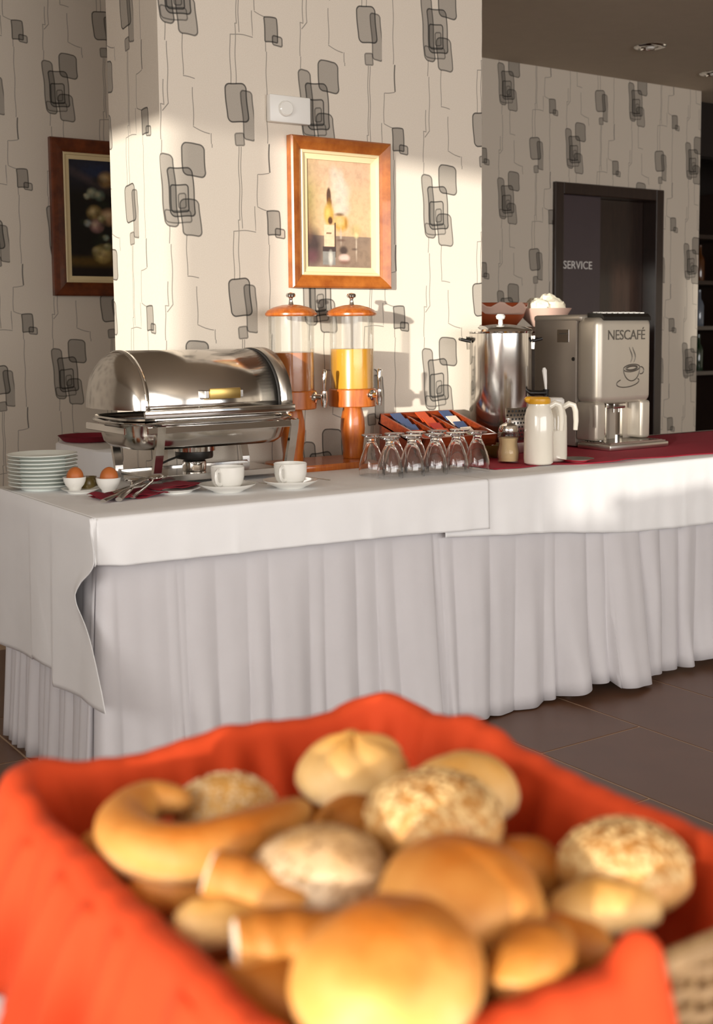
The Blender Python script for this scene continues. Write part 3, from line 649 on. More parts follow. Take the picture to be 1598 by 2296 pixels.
# water pan: rounded rectangle tub with a rolled rim
def rrect(s, hx, hy, r):
    n = s*4 % 4; k = int(n); q = n-k; a = (k+q)*math.pi/2-math.pi/4
    # superellipse gives the softly rounded tub outline
    c, sn = math.cos(2*math.pi*s), math.sin(2*math.pi*s); e = .42
    return (hx*math.copysign(abs(c)**e, c), hy*math.copysign(abs(sn)**e, sn))
prof = [(0.0, .960), (0.0, .975), (.010, .985), (.012, .978), (.003, .965), (-.004, .935), (-.012, .905), (-.03, .889), (-.08, .885), (-.16, .885)]
def pan(s, t):
    k = round(t*(len(prof)-1)); d, z = prof[k]; x, y = rrect(s, .278+d, .178+d*.9, .05); return (x, y, z-oz)
obj('water_pan', MB().grid(96, len(prof), pan, closed=True), 'steel', cd, smooth=50)
obj('pan_rim', MB().grid(96, 9, lambda s, t: (lambda x, y, a: (x*(1+.022*math.cos(a)/.28*.4), y*(1+.022*math.cos(a)/.18*.3), .972-oz+.008*math.sin(a)))(*rrect(s, .288, .187, .05), 2*math.pi*t), closed=True), 'chrome', cd, smooth=60)
fr = obj('frame_rail', MB().box(-.245, .265, -.192, -.184, .940-oz, .962-oz, .002, 1).box(-.245, .265, .184, .192, .940-oz, .962-oz, .002, 1).box(-.300, -.292, -.15, .15, .940-oz, .962-oz, .002, 1).box(.292, .300, -.15, .15, .940-oz, .962-oz, .002, 1), 'chrome', cd)
for sx in (-.20, .26):
    for sy in (-.145, .135):
        s_ = 1 if sy > 0 else -1
        obj('leg', MB().prism([(sy+s_*.045, .962-oz), (sy+s_*.052, .962-oz), (sy+s_*.03, .875-oz), (sy+s_*.012, .82-oz), (sy+s_*.010, 0), (sy-s_*.006, 0), (sy-s_*.004, .82-oz), (sy+s_*.014, .875-oz)], sx-.013, sx+.013, 'x'), 'steel', cd, smooth=0)
obj('burner_shelf', MB().box(-.20, .26, -.13, .12, .022, .028, .002, 1).box(-.20, .26, -.142, -.128, .014, .034, .002, 1).box(-.20, .26, .118, .132, .014, .034, .002, 1), 'steel', cd)
bn = thing('chafing_burner', 'black and chrome fuel burner on the shelf under the chafing dish', 'burner', (1.715, CY_-.01, T1+.0285))
obj('can', MB().lathe([(0, 0), (.036, 0), (.038, .004), (.038, .030), (.034, .034), (0, .034)], 36), 'chrome', bn)
obj('collar', MB().lathe([(.030, .034), (.058, .040), (.060, .046), (.060, .062), (.0, .062)], 36), 'black_plastic', bn)
obj('drip_ring', MB().lathe([(.058, .062), (.067, .064), (.067, .088), (.062, .091), (.02, .091), (0, .089)], 40), 'chrome', bn)
obj('lever', MB().tube([(-.055, -.01, .050), (-.10, -.02, .040), (-.13, -.025, .030)], .0035, 8), 'black_plastic', bn)

# ------------------------------------------------------------------ juice dispensers
def dispenser(x, y, juice, lev, d, lab):
    t = thing('juice_dispenser', lab, 'juice dispenser', (x, y, T1+.022), 0, 'juice dispensers'); z0 = T1+.022
    def h(z): return z-z0
    obj('pedestal', MB().lathe([(0, 0), (.034, 0), (.036, .006), (.035, .03), (.040, .07), (.043, .105), (.041, .14), (.034, .172), (.032, h(.979)), (0, h(.979))], 40), 'orange_wood', t)
    obj('wooden_drum', MB().lathe([(0, h(.977)), (.080, h(.977)), (.083, h(.980)), (.083, h(1.036)), (.080, h(1.040)), (0, h(1.040))], 56), 'orange_wood', t)
    obj('clear_tank', MB().lathe([(.0775, h(1.040)), (.0775, h(1.292)), (.0750, h(1.292)), (.0750, h(1.040))], 56), 'clear_acrylic', t)
    obj('juice', MB().lathe([(0, h(1.0405)), (.0742, h(1.0405)), (.0742, h(lev)-.003), (.0735, h(lev)), (0, h(lev))], 56), juice, t)
    ld = obj('lid', MB().lathe([(0, h(1.290)), (.083, h(1.290)), (.0875, h(1.294)), (.0875, h(1.300)), (.080, h(1.310)), (.060, h(1.320)), (.03, h(1.328)), (0, h(1.330))], 56), 'orange_wood', t)
    obj('knob', MB().lathe([(.010, h(1.327)), (.008, h(1.334)), (.006, h(1.348)), (.008, h(1.352)), (.015, h(1.355)), (.0165, h(1.361)), (.014, h(1.367)), (0, h(1.370))], 24), 'chrome', ld)
    d = Vector(d).normalized(); ang = math.atan2(d.y, d.x); Rz = Matrix.Rotation(ang, 4, 'Z'); zt = h(1.018)
    tap = obj('tap', MB().tube([(.080, 0, zt), (.105, 0, zt), (.122, 0, zt)], [.010, .009, .011], 14).tube([(.118, 0, zt+.020), (.118, 0, zt-.010), (.118, 0, zt-.034)], [.0105, .0115, .007], 14).xf(Rz), 'chrome', t)
    obj('tap_flange', MB().tube([(.080, 0, zt), (.088, 0, zt), (.090, 0, zt)], [.019, .018, .012], 20).xf(Rz), 'chrome', tap)
    obj('tap_lever', MB().tube([(.118, 0, zt+.018), (.119, 0, zt+.045), (.121, 0, zt+.085), (.122, 0, zt+.092)], [.005, .006, .010, .006], 12, flat=.8).xf(Rz), 'chrome', tap)
dispenser(2.120, 3.520, 'juice_amber', 1.168, (.545, -.84, 0), 'left juice dispenser with orange wooden lid and brown juice')
dispenser(2.356, 3.505, 'juice_orange', 1.177, (.30, -.95, 0), 'right juice dispenser with orange wooden lid and yellow orange juice')
bp = thing('dispenser_base', 'orange wooden plank carrying both juice dispensers', 'plank', (2.24, 3.50, T1))
mbp = MB().grid(96, 7, lambda s, t: (lambda x, y, q: (x*q[0], y*q[0], q[1]))(*rrect(s, .205, .118, .05), [(.0001, 0), (.985, 0), (1, .004), (1, .017), (.985, .0215), (.5, .0215), (.0001, .0215)][round(t*6)]), closed=True)
obj('plank', mbp, 'orange_wood', bp, smooth=40)

# ------------------------------------------------------------------ glasses, upside down in two rows
gt = None
gp = [(0, .129), (.022, .1295), (.033, .131), (.034, .129), (.031, .126), (.017, .121), (.013, .113), (.0155, .104), (.025, .086), (.035, .060), (.0405, .036), (.0420, .015), (.0412, .0), (.0395, .0), (.0402, .015), (.0387, .036), (.031, .060), (.022, .085), (.012, .102), (0, .106)]
ow = ['nearest the juice dispensers', 'second from the juice dispensers', 'in the middle of its row', 'second from the red runner', 'nearest the red runner']
for row, y in (('front', 3.095), ('back', 3.195)):
    for k in range(5):
        if gt is None: o = gt = obj('stem_glass', MB().lathe(gp, 40), 'clear_glass')
        else: o = gt.copy(); COL.objects.link(o)
        o.location = (2.222+.0865*k+R.uniform(-.003, .003), y-.004*k+R.uniform(-.003, .003), T1+.0002)
        tag(o, 'clear footed glass upside down in the %s row, %s' % (row, ow[k]), 'glass', 'upturned glasses')

# ------------------------------------------------------------------ wooden tea tray with sachets
A_ = math.atan2(.912-.835, .27); tt = thing('tea_tray', 'sloping reddish wooden tea tray filled with coloured sachets', 'tray', (2.695, 3.33, T1))
slope = Matrix.Translation((0, 0, .050)) @ Matrix.Rotation(A_, 4, 'X')
hw = .168; ln = .275
obj('tray_floor', MB().box(-hw, hw, 0, ln, 0, .008).xf(slope), 'red_wood', tt)
for nm, b_ in (('side_wall', (-hw, -hw+.010, 0, ln)), ('side_wall', (hw-.010, hw, 0, ln)), ('end_wall', (-hw, hw, ln-.010, ln)), ('end_wall', (-hw, hw, 0, .010))):
    obj(nm, MB().box(*b_, .0, .042, .002, 1).xf(slope), 'red_wood', tt)
for x in (-.056, .056): obj('divider', MB().box(x-.003, x+.003, .010, ln-.010, .008, .034).xf(slope), 'red_wood', tt)
obj('stand', MB().prism([(.01, 0), (.26, 0), (.26, .052+.25*math.tan(A_)), (.01, .048)], -hw+.004, hw-.004, 'x'), 'red_wood', tt, smooth=0)
def sachet(i, j, k, mat, lab):
    o = obj('tea_sachet', MB().box(-.024, .024, -.030, .030, 0, .004, .0015, 1), mat)
    base = Matrix.Translation((2.695, 3.33, T1)) @ slope @ Matrix.Translation((-.112+.112*i, .045+.046*j, .0125+.0055*j+.001*k)) @ Matrix.Rotation(.30, 4, 'X') @ Matrix.Rotation(R.uniform(-.1, .1), 4, 'Z')
    o.matrix_world = base; tag(o, lab, 'tea sachet', 'tea sachets in the wooden tray')
colrow = [['sachet_orange', 'sachet_orange', 'sachet_blue', 'sachet_blue', 'sachet_blue'], ['sachet_white', 'sachet_orange', 'sachet_red', 'sachet_orange', 'sachet_orange'], ['sachet_green', 'sachet_white', 'sachet_blue', 'sachet_white', 'sachet_blue']]
side = ['left', 'middle', 'right']
for i in range(3):
    for j in range(5):
        m_ = colrow[i][j]; sachet(i, j, 0, m_, '%s tea sachet, %s in the %s compartment of the tea tray' % (m_[7:], ['foremost', 'second from the front', 'midway', 'second from the back', 'rearmost'][j], side[i]))

# ------------------------------------------------------------------ hot water urn
ur = thing('water_urn', 'tall stainless hot water urn with black handles and tap', 'urn', (3.035, 3.505, T2)); uz = T2
obj('body', MB().lathe([(0, .040), (.116, .040), (.118, .044), (.118, 1.225-uz), (.114, 1.230-uz), (0, 1.230-uz)], 72), 'steel', ur)
obj('base_skirt', MB().lathe([(0, 0), (.110, 0), (.112, .004), (.112, .040), (0, .040)], 64), 'steel_soft', ur)
ld = obj('lid', MB().lathe([(.120, 1.226-uz), (.122, 1.232-uz), (.118, 1.240-uz), (.09, 1.250-uz), (.04, 1.258-uz), (0, 1.260-uz)], 72), 'chrome', ur)
obj('lid_knob', MB().lathe([(.009, 1.256-uz), (.008, 1.275-uz), (.016, 1.280-uz), (.018, 1.290-uz), (.012, 1.297-uz), (0, 1.298-uz)], 24), 'white_plastic', ld)
for sg in (-1, 1):
    a = math.radians(-34); c, s = math.cos(a)*sg, math.sin(a)*sg; tn = Vector((-s, c, 0))
    def hp(r, w, z): q = Vector((c, s, 0))*r+tn*w; return (q.x, q.y, z-uz)
    hn = obj('side_handle', MB().tube([hp(.116, -.035, 1.195), hp(.150, -.035, 1.203), hp(.154, 0, 1.204), hp(.150, .035, 1.203), hp(.116, .035, 1.195)], .006, 10), 'black_plastic', ur)
    obj('handle_plate', MB().tube([hp(.116, 0, 1.165), hp(.119, 0, 1.215)], .018, 12, flat=.3), 'steel', hn)
# perforated drip screen in front of the base
q = Vector((.15, -.99, 0)).normalized(); pf = MB(); hb = MB()
def cyl_pt(a, z, r): return (r*math.sin(a), -r*math.cos(a), z)
pf.grid(24, 2, lambda s, t: cyl_pt(-.55+1.25*s, .045+.125*t, .1215))
ps = obj('perforated_screen', pf, 'steel_soft', ur, thick=.002, fix=False)
for i in range(11):
    for j in range(8):
        a = -.50+1.15*i/10+(.05 if j % 2 else 0); z = .055+.015*j; cpt = Vector(cyl_pt(a, z, .1228)); nrm = Vector((math.sin(a), -math.cos(a), 0))
        hb.tube([cpt, cpt+nrm*.0006], .0042, 8)
obj('screen_holes', hb, 'black_plastic', ps, smooth=0)['kind'] = 'stuff'
ta = math.atan2(-.80, .60); Rt = Matrix.Rotation(ta, 4, 'Z'); zt = 1.0-uz
tp = obj('tap', MB().tube([(.116, 0, zt), (.15, 0, zt), (.178, 0, zt)], [.011, .009, .012], 14).tube([(.174, 0, zt+.014), (.174, 0, zt-.03)], [.012, .008], 14).xf(Rt), 'black_plastic', ur)
obj('tap_lever', MB().tube([(.174, 0, zt+.012), (.172, 0, zt+.04), (.168, 0, zt+.085), (.166, 0, zt+.095)], [.005, .008, .0115, .006], 12, flat=.8).xf(Rt), 'white_plastic', tp)

# ------------------------------------------------------------------ milk jugs, sugar jar, bowl, saucer
def jug(x, y, rz, s, lid_mat, lab, hh=.19):
    t = thing('milk_jug', lab, 'jug', (x, y, T2), rz, 'white jugs by the urn'); t.scale = (s, s, s)
    obj('body', MB().lathe([(0, .003), (.042, 0), (.047, .004), (.0485, .02), (.0475, .10), (.046, hh-.035), (.040, hh-.012), (.034, hh), (.035, hh+.012), (.032, hh+.012), (.03, hh), (0, hh-.005)], 48), 'milk_glass', t)
    obj('lid', MB().lathe([(.036, hh+.006), (.038, hh+.012), (.037, hh+.022), (.030, hh+.028), (0, hh+.030)], 40).tube([(.02, 0, hh+.018), (.043, 0, hh+.020), (.048, 0, hh+.018)], [.012, .010, .006], 12), lid_mat, t)
    obj('handle', MB().tube([(-.036, 0, hh-.005), (-.055, 0, hh+.006), (-.072, 0, hh+.0), (-.078, 0, hh-.02), (-.080, 0, hh-.055), (-.078, 0, hh-.085)], [.008, .008, .008, .0075, .007, .006], 12, flat=1.3), 'milk_glass', t)
jug(2.845, 3.085, math.radians(160), 1.06, 'yellow_lid', 'white milk jug with yellow lid, nearest the table front')
jug(2.955, 3.130, math.radians(150), 1.02, 'white_plastic', 'all-white milk jug behind the yellow-lidded one')
sj = thing('sugar_jar', 'small glass jar of beige sugar with steel cap before the urn', 'jar', (2.795, 3.185, T2)); sj.scale = (1.12, 1.12, 1.2)
obj('glass_body', MB().lathe([(0, .002), (.030, 0), (.034, .004), (.036, .03), (.030, .055), (.034, .075), (.033, .088), (.028, .092), (.0265, .092), (.031, .085), (.031, .075), (.0275, .055), (.033, .03), (.031, .005), (0, .004)], 40), 'clear_acrylic', sj)
obj('sugar', MB().lathe([(0, .005), (.030, .005), (.032, .03), (.0265, .055), (.0295, .072), (0, .076)], 40), 'sugar_beige', sj)
obj('cap', MB().lathe([(.030, .090), (.031, .096), (.026, .108), (.014, .114), (.008, .116), (.008, .126), (0, .128)], 32), 'chrome', sj)
dish('fruit_bowl', [(0, .004), (.025, .0), (.03, .003), (.05, .02), (.066, .044), (.068, .047), (.064, .045), (.047, .023), (0, .01)], (2.875, 3.345, T2), 'olive_ceramic', 'dark olive bowl between the glasses and the sugar jar', 'bowl')
dish('side_plate', [(0, .003), (.03, .003), (.034, 0), (.038, 0), (.04, .004), (.060, .010), (.062, .012), (.057, .011), (.036, .0065), (0, .006)], (2.985, 3.045, T2+.001), 'steel', 'small steel dish on the red runner beside the jugs', 'dish')

# ------------------------------------------------------------------ coffee machine
MX0, MX1, MY0, MY1 = 3.352, 3.655, 3.315, 3.664; MH = 1.290-T2
cm = thing('coffee_machine', 'silver bean coffee machine with cup emblem at the right end of the buffet', 'coffee machine', (MX0, MY0, T2)); w_ = MX1-MX0; d_ = MY1-MY0
obj('body', MB().box(0, w_, .11, d_, .004, MH-.012, .006).box(.012, w_-.012, .07, .12, .02, .17), 'machine_side', cm)
obj('top_cover', MB().box(-.004, w_+.002, .085, d_+.004, MH-.022, MH+.004, .012, 3), 'machine_silver', cm)
fp = obj('front_panel', MB().box(.0, w_, -.005, .115, .172, MH-.008, .030, 5), 'machine_silver', cm, smooth=50)
nb = obj('niche_wall', MB().box(.0, .055, .0, .11, .03, .18, .012, 3), 'machine_silver', cm); obj('niche_wall', MB().box(w_-.055, w_, .0, .11, .03, .18, .012, 3), 'machine_silver', cm)
for cx_ in (.36, .66): obj('niche_column', MB().lathe([(.05, .02), (.05, .175)], 40, c=(w_*cx_, .115, 0)), 'chrome', cm)
sp = obj('spout', MB().box(w_*.5-.035, w_*.5+.035, .02, .06, .150, .174, .006).tube([(w_*.5-.014, .04, .152), (w_*.5-.014, .04, .135)], .006, 12).tube([(w_*.5+.014, .04, .152), (w_*.5+.014, .04, .135)], .006, 12), 'steel', cm)
dt = obj('drip_tray', MB().box(-.010, w_+.012, -.085, .09, .0, .022, .006).box(.0, w_, -.078, .08, .022, .026), 'steel_soft', cm)
for k in range(9): obj('tray_slat', MB().box(.01, w_-.01, -.070+.016*k, -.063+.016*k, .026, .029), 'steel', dt, smooth=0)
kp = obj('keypad', MB().prism([(-.004, MH-.020), (-.002, MH-.006), (.012, MH+.006), (.085, MH+.010), (.085, MH-.01)], .035, w_-.010, 'x'), 'black_plastic', cm, smooth=0)
for i in range(8):
    for j in range(3): obj('key', MB().box(.052+i*.030, .070+i*.030, .018+j*.022, .032+j*.022, MH+.0065+.0011*j, MH+.0115+.0011*j, .002, 1), 'white_plastic', kp)
lt = text_mb('NESCAFÉ', .054, .0015, .93); lt.xf(Matrix.Translation((.050, -.0055, 1.196-T2)) @ XZ)
tag(obj('brand_lettering', lt, 'engrave', cm, smooth=0), 'raised brand lettering')
lg = MB()
def arcp(cx, cz, rx, rz, a0, a1, n=20, rot=0.):
    out = []
    for k in range(n+1):
        a = math.radians(a0+(a1-a0)*k/n); x, z = rx*math.cos(a), rz*math.sin(a)
        out.append((cx+x*math.cos(rot)-z*math.sin(rot), -.0055, cz+x*math.sin(rot)+z*math.cos(rot)))
    return out
ccx, ccz = .185, 1.085-T2
lg.tube(arcp(ccx, ccz, .045, .014, 0, 360, 36, .08), .0022, 6); lg.tube(arcp(ccx, ccz, .045, .050, 180, 360, 24, .08), .0022, 6)
lg.tube(arcp(ccx+.052, ccz-.010, .016, .014, -110, 120, 14), .0022, 6); lg.tube(arcp(ccx-.020, ccz-.055, .062, .018, 130, 385, 28, .1), .0022, 6)
for dx in (-.006, .012): lg.tube([(ccx+dx+.008*math.sin(k*.55), -.0055, ccz+.022+.0075*k) for k in range(9)], [.0008+.0018*math.sin(math.pi*k/8) for k in range(9)], 6)
lg.tube(arcp(ccx, ccz, .030, .008, 0, 360, 24, .08), .0038, 6)
tag(obj('cup_emblem', lg, 'engrave', cm), 'line drawing of a steaming cup')
obj('side_label', MB().box(-.0015, .001, .150, .215, .410, .460, .0005, 1), 'steel', cm); obj('side_lock', MB().lathe([(0, .003), (.007, .003), (.008, 0)], 16).xf(Matrix.Translation((0, .105+.02, .345)) @ Matrix.Rotation(-math.pi/2, 4, 'Y')), 'black_plastic', cm)
obj('side_label_bar', MB().box(-.0025, .0, .160, .205, .441, .446), 'engrave', cm)

# ------------------------------------------------------------------ cabinet behind the buffet, with dishes
cb_ = thing('tall_cabinet', 'dark brown cabinet standing behind the urn', 'cabinet', (3.80, 4.28, 0))
obj('carcass', MB().box(-.32, .36, -.18, .2, .0, 1.225, .004, 1), 'bar_wood', cb_); obj('cabinet_top', MB().box(-.34, .38, -.20, .22, 1.225, 1.25, .004, 1), 'bar_wood', cb_)
for sx in (-.315, .022): obj('cabinet_door', MB().box(sx, sx+.33, -.196, -.180, .05, 1.20, .003, 1), 'bar_wood', cb_)
ty = thing('wooden_dish', 'reddish wooden oval dish with pale paper liner on the tall cabinet', 'dish', (3.62, 4.22, 1.2505))
obj('dish_body', MB().lathe([(0, .002), (.09, .0), (.10, .004), (.135, .045), (.150, .095), (.156, .105), (.150, .108), (.142, .098), (.126, .05), (.09, .012), (0, .01)], 48, sx=1.1, sy=.75), 'terracotta', ty)
obj('paper_liner', MB().grid(48, 6, lambda s, t: ((.138+.020*t)*1.08*math.cos(2*math.pi*s), (.138+.020*t)*.75*math.sin(2*math.pi*s), .055+.045*t+.012*t*math.sin(s*2*math.pi*9)), closed=True), 'paper_pink', ty, thick=.001, fix=False)
wb = thing('serving_bowl', 'pale pink bowl heaped with crumpled cream paper on the tall cabinet', 'bowl', (3.905, 4.20, 1.2505))
obj('bowl_body', MB().lathe([(0, .002), (.055, 0), (.06, .004), (.095, .035), (.122, .078), (.126, .084), (.120, .082), (.09, .04), (.05, .012), (0, .01)], 44), 'paper_pink', wb)
for k, (x, y, z, r) in enumerate(((-.055, -.03, .085, .050), (.02, -.04, .085, .055), (.065, .02, .08, .045), (-.02, .04, .09, .05), (.02, .0, .115, .045), (-.075, .02, .085, .035))):
    def crump(s, t, r=r, k=k):
        a, b = 2*math.pi*s, math.pi*t; d = Vector((math.sin(b)*math.cos(a), math.sin(b)*math.sin(a), math.cos(b))); q = r*(1+.28*noise.noise(d*2.6+Vector((k*3., 0, 0)))+.12*noise.noise(d*7)); return (d.x*q, d.y*q, d.z*q*.8)
    o = obj('crumpled_paper', MB().grid(26, 14, crump, closed=True), 'paper_cream', loc=(3.905+x, 4.20+y, 1.2505+z)); tag(o, 'crumpled cream paper heaped in the pale bowl on the cabinet', 'paper', 'crumpled papers in the pale bowl')

# ------------------------------------------------------------------ cloth-covered side table behind the pillar
st = thing('side_table', 'small side table under a white cloth behind the papered pillar', 'table', (2.2, 4.47, 0))
obj('tabletop', MB().box(-.42, .42, -.27, .27, .775, .80), 'tabletop_wood', st)
for x in (-.38, .38):
    for y in (-.23, .23): obj('leg', MB().tube([(x, y, 0), (x, y, .775)], .018, 10), 'steel', st)
def bcloth(s, t):
    x, y = rrect(s, .50, .34, .02); q = [(.0001, .8035), (.985, .8035), (1., .798), (1.005, .6), (1.02, .4), (1.03, .3)][round(t*5)]
    f = 1+.012*math.sin(s*90)*max(0, (t-.5)*2); return (x*q[0]*f, y*q[0]*f, q[1])
def rrect_s(s, hx, hy): return rrect(s, hx, hy, 0)
bc = obj('tablecloth', MB().grid(160, 6, bcloth, closed=True), 'white_linen', loc=(2.2, 4.47, 0), thick=.001, fix=False)
tag(bc, 'white cloth over the small side table behind the pillar', 'tablecloth')
tag(obj('serving_tray', MB().lathe([(0, .002), (.085, .002), (.09, 0), (.1, .002), (.118, .022), (.122, .024), (.116, .023), (.098, .007), (0, .006)], 44), 'dark_red_napkin', loc=(1.84, 4.66, .8045)), 'dark red round tray on the white side table', 'tray')

# ------------------------------------------------------------------ foreground: bread basket on its own table
FT = thing('front_table', 'near table carrying the bread basket', 'table', (.0, .2, 0))
obj('tabletop', MB().box(-.45, .74, -.78, .80, .715, .742, .004, 1), 'tabletop_wood', FT)
for x in (-.4, .69):
    for y in (-.72, .74): obj('leg', MB().tube([(x, y, 0), (x, y, .715)], .02, 12), 'tabletop_wood', FT)
def fcloth(s, t):
    x, y = rrect(s, .705, .92, .02); q = [(.0001, .746), (.5, .746), (.99, .746), (1., .741), (1.006, .66), (1.02, .56), (1.03, .48)][round(t*6)]
    return (x*q[0]*(1+.008*math.sin(s*110)*(t > .6)), y*q[0]*(1+.006*math.sin(s*110)*(t > .6)), q[1])
fc = obj('tablecloth', MB().grid(240, 7, fcloth, closed=True), 'white_linen', loc=(.145, .21, 0), thick=.001, fix=False)
tag(fc, 'white cloth on the near table under the bread basket', 'tablecloth')
BX0, BX1, BY0, BY1, BZ0, BZ1 = .312, .700, .492, .985, .7475, .846
def loop(s, grow=0., rad=.045):
    """point and outward normal on the rounded rectangle of the basket, s in [0,1) from front-left counter-clockwise"""
    x0, x1, y0, y1 = BX0-grow, BX1+grow, BY0-grow, BY1+grow; r = rad+grow
    L = [x1-x0-2*r, math.pi*r/2, y1-y0-2*r, math.pi*r/2]*2; L[4] = x1-x0-2*r; tot = sum(L); d = (s % 1)*tot
    cs = [(x1-r, y0+r), (x1-r, y1-r), (x0+r, y1-r), (x0+r, y0+r)]
    for k in range(8):
        if d <= L[k] or k == 7:
            if k == 0: return Vector((x0+r+d, y0, 0)), Vector((0, -1, 0))
            if k == 2: return Vector((x1, y0+r+d, 0)), Vector((1, 0, 0))
            if k == 4: return Vector((x1-r-d, y1, 0)), Vector((0, 1, 0))
            if k == 6: return Vector((x0, y1-r-d, 0)), Vector((-1, 0, 0))
            c = cs[k//2]; a = -math.pi/2+(k//2)*math.pi/2+d/r; n = Vector((math.cos(a), math.sin(a), 0)); return Vector((c[0], c[1], 0))+n*r, n
        d -= L[k]
bk = thing('bread_basket', 'rectangular wicker bread basket lined with an orange cloth in the foreground', 'basket', (0, 0, BZ0))
obj('basket_floor', MB().prism([tuple(loop(k/64)[0][:2]) for k in range(64)], .001, .010), 'wicker', bk)
NS = 56
for k in range(NS):
    p, n = loop(k/NS); obj('stake', MB().tube([(p.x, p.y, .002), (p.x+n.x*.006, p.y+n.y*.006, BZ1-BZ0-.004)], .0035, 6), 'wicker', bk)
for j in range(11):
    pts = []
    for k in range(NS*4+1):
        p, n = loop((k/(NS*4)) % 1); ph = math.cos(math.pi*(k/4+j)); q = p+n*(.0052*ph+.005*j/11); pts.append((q.x, q.y, .008+.0078*j))
    obj('woven_strand', MB().tube(pts, .0042, 6, caps=False), 'wicker', bk)
pts = [];
for k in range(161):
    p, n = loop((k/160) % 1); q = p+n*.006; pts.append((q.x, q.y, BZ1-BZ0+.001))
obj('rim', MB().tube(pts, .008, 8, caps=False), 'wicker', bk)
# orange lining: inside, over the rim and down outside, pulled far out on the left
def near(s, c, w):
    d = abs((s-c+.5) % 1-.5); return math.exp(-(d/w)**2)
peri = 2*(BX1-BX0+BY1-BY0)
NPF = 26
def lining(s, t):
    p, n = loop(s); k = t*(NPF-1); nz = noise.noise(Vector((math.cos(2*math.pi*s)*3.2, math.sin(2*math.pi*s)*3.2, 1.7))); nz2 = noise.noise(Vector((math.cos(2*math.pi*s)*11, math.sin(2*math.pi*s)*11, 4.)))
    left = sstep(.3, 1., -n.x)*(1-.85*sstep(.88, .965, p.y))
    front = max(0, -n.y); back = max(0, n.y); right = max(0, n.x)
    cBL = near_pt(p, BX0, BY1, .05); cBR = near_pt(p, BX1, BY1, .045); cBR2 = near_pt(p, BX1, .86, .045); fm = front*sstep(.440, .480, p.x)*(1-sstep(.536, .546, p.x))*sstep(.9, 1., front); bare = sstep(.25, .6, front)*(1-fm)*sstep(.52, .53, p.x)
    rim = BZ1+.006+.008*nz+.003*nz2+.020*cBL+.016*cBR+.014*cBR2+.014*fm*sstep(.505, .535, p.x)-.008*bare
    if k <= 10:        # inside
        q = k/10; ins = .034*(1-q)+.004+.022*nz2*(1-q)*q*2+.016*math.sin(s*2*math.pi*11+3*nz)*q*(1-q); z = .770+(rim-.770)*q
        pt = p-n*ins
    elif k <= 15:      # over the rim
        q = (k-10)/5; a = math.pi*q; pt = p+n*((.008-.014*math.cos(a))*(1-bare)-.008*bare); z = rim+.010*math.sin(a)*(1-bare)-.006*bare*q
    else:              # outside
        q = (k-15)/10
        flap = max(fm, front*(1-sstep(.45, .50, p.x))*.6)
        drop = (.022+.010*nz)*(1-.9*front)+.085*left+.10*flap+.012*right
        out = .010+.030*left*q**.8+.012*right+.006*nz2+.02*flap
        pt = p+n*(.022+out*q+left*q*(.010*math.sin(s*2*math.pi*15+4*nz)+.014*nz2)); z = max(rim-drop*q**(1.0+.25*left)+.016*left*math.sin(q*math.pi)*(1+.8*nz2), .7495)
        pt = pt.lerp(p-n*.008, bare); z += (rim-.010-z)*bare
    return (pt.x, pt.y, z-BZ0)
def near_pt(p, x, y, w): return math.exp(-((p.x-x)**2+(p.y-y)**2)/w**2)
lo = obj('orange_lining', MB().grid(420, NPF, lining, closed=True), 'orange_cloth', bk, smooth=80, thick=.0016, fix=False)
tag(lo, 'orange cloth lining folded over the rim')

def bun(name, loc, rx, ry, rz, rot, mat, lab, cat='bread roll', seeds=None, nseed=0, knob=0., seed=0., tilt=(0, 0)):
    def fn(s, t):
        a, b = 2*math.pi*s, math.pi*(.001+.998*t); d = Vector((math.sin(b)*math.cos(a), math.sin(b)*math.sin(a), math.cos(b)))
        q = 1+.05*noise.noise(d*1.8+Vector((seed, 0, 0)))+.02*noise.noise(d*5+Vector((seed, 2, 0)))
        if knob: q += knob*(abs(math.sin(a*2.5+d.z*1.6+seed))**.6-.6)*max(0, d.z+.2)
        z = d.z*(1. if d.z > 0 else .72); return (d.x*rx*q, d.y*ry*q, z*rz*q)
    o = obj(name, MB().grid(44, 24, fn, closed=True), mat, loc=loc, smooth=180); o.rotation_euler = (tilt[0], tilt[1], rot)
    tag(o, lab, cat, 'rolls in the bread basket')
    if seeds:
        rg = random.Random(int(seed*10)+1); mb = MB()
        for k in range(nseed):
            b = math.acos(1-rg.random()*.75); a = rg.random()*2*math.pi; d = Vector((math.sin(b)*math.cos(a), math.sin(b)*math.sin(a), math.cos(b)))
            p = Vector((d.x*rx, d.y*ry, d.z*rz))*1.025; nr = Vector((d.x/rx, d.y/ry, d.z/rz)).normalized(); w, l, h = (.0022, .0032, .0008) if seeds == 'oat_flake' else (.0012, .0022, .0008)
            m = Matrix.Translation(p) @ nr.to_track_quat('Z', 'Y').to_matrix().to_4x4() @ Matrix.Rotation(rg.random()*6.3, 4, 'Z') @ Matrix.Rotation(rg.uniform(-.3, .3), 4, 'X')
            sub = MB().lathe([(0, -h), (1, 0), (0, h)], 6); mb.add([m @ Vector((x*w, y*l, z)) for x, y, z in sub.v], sub.f)
        c = obj('seed_topping', mb, seeds, o, smooth=0); c['kind'] = 'stuff'
    return o
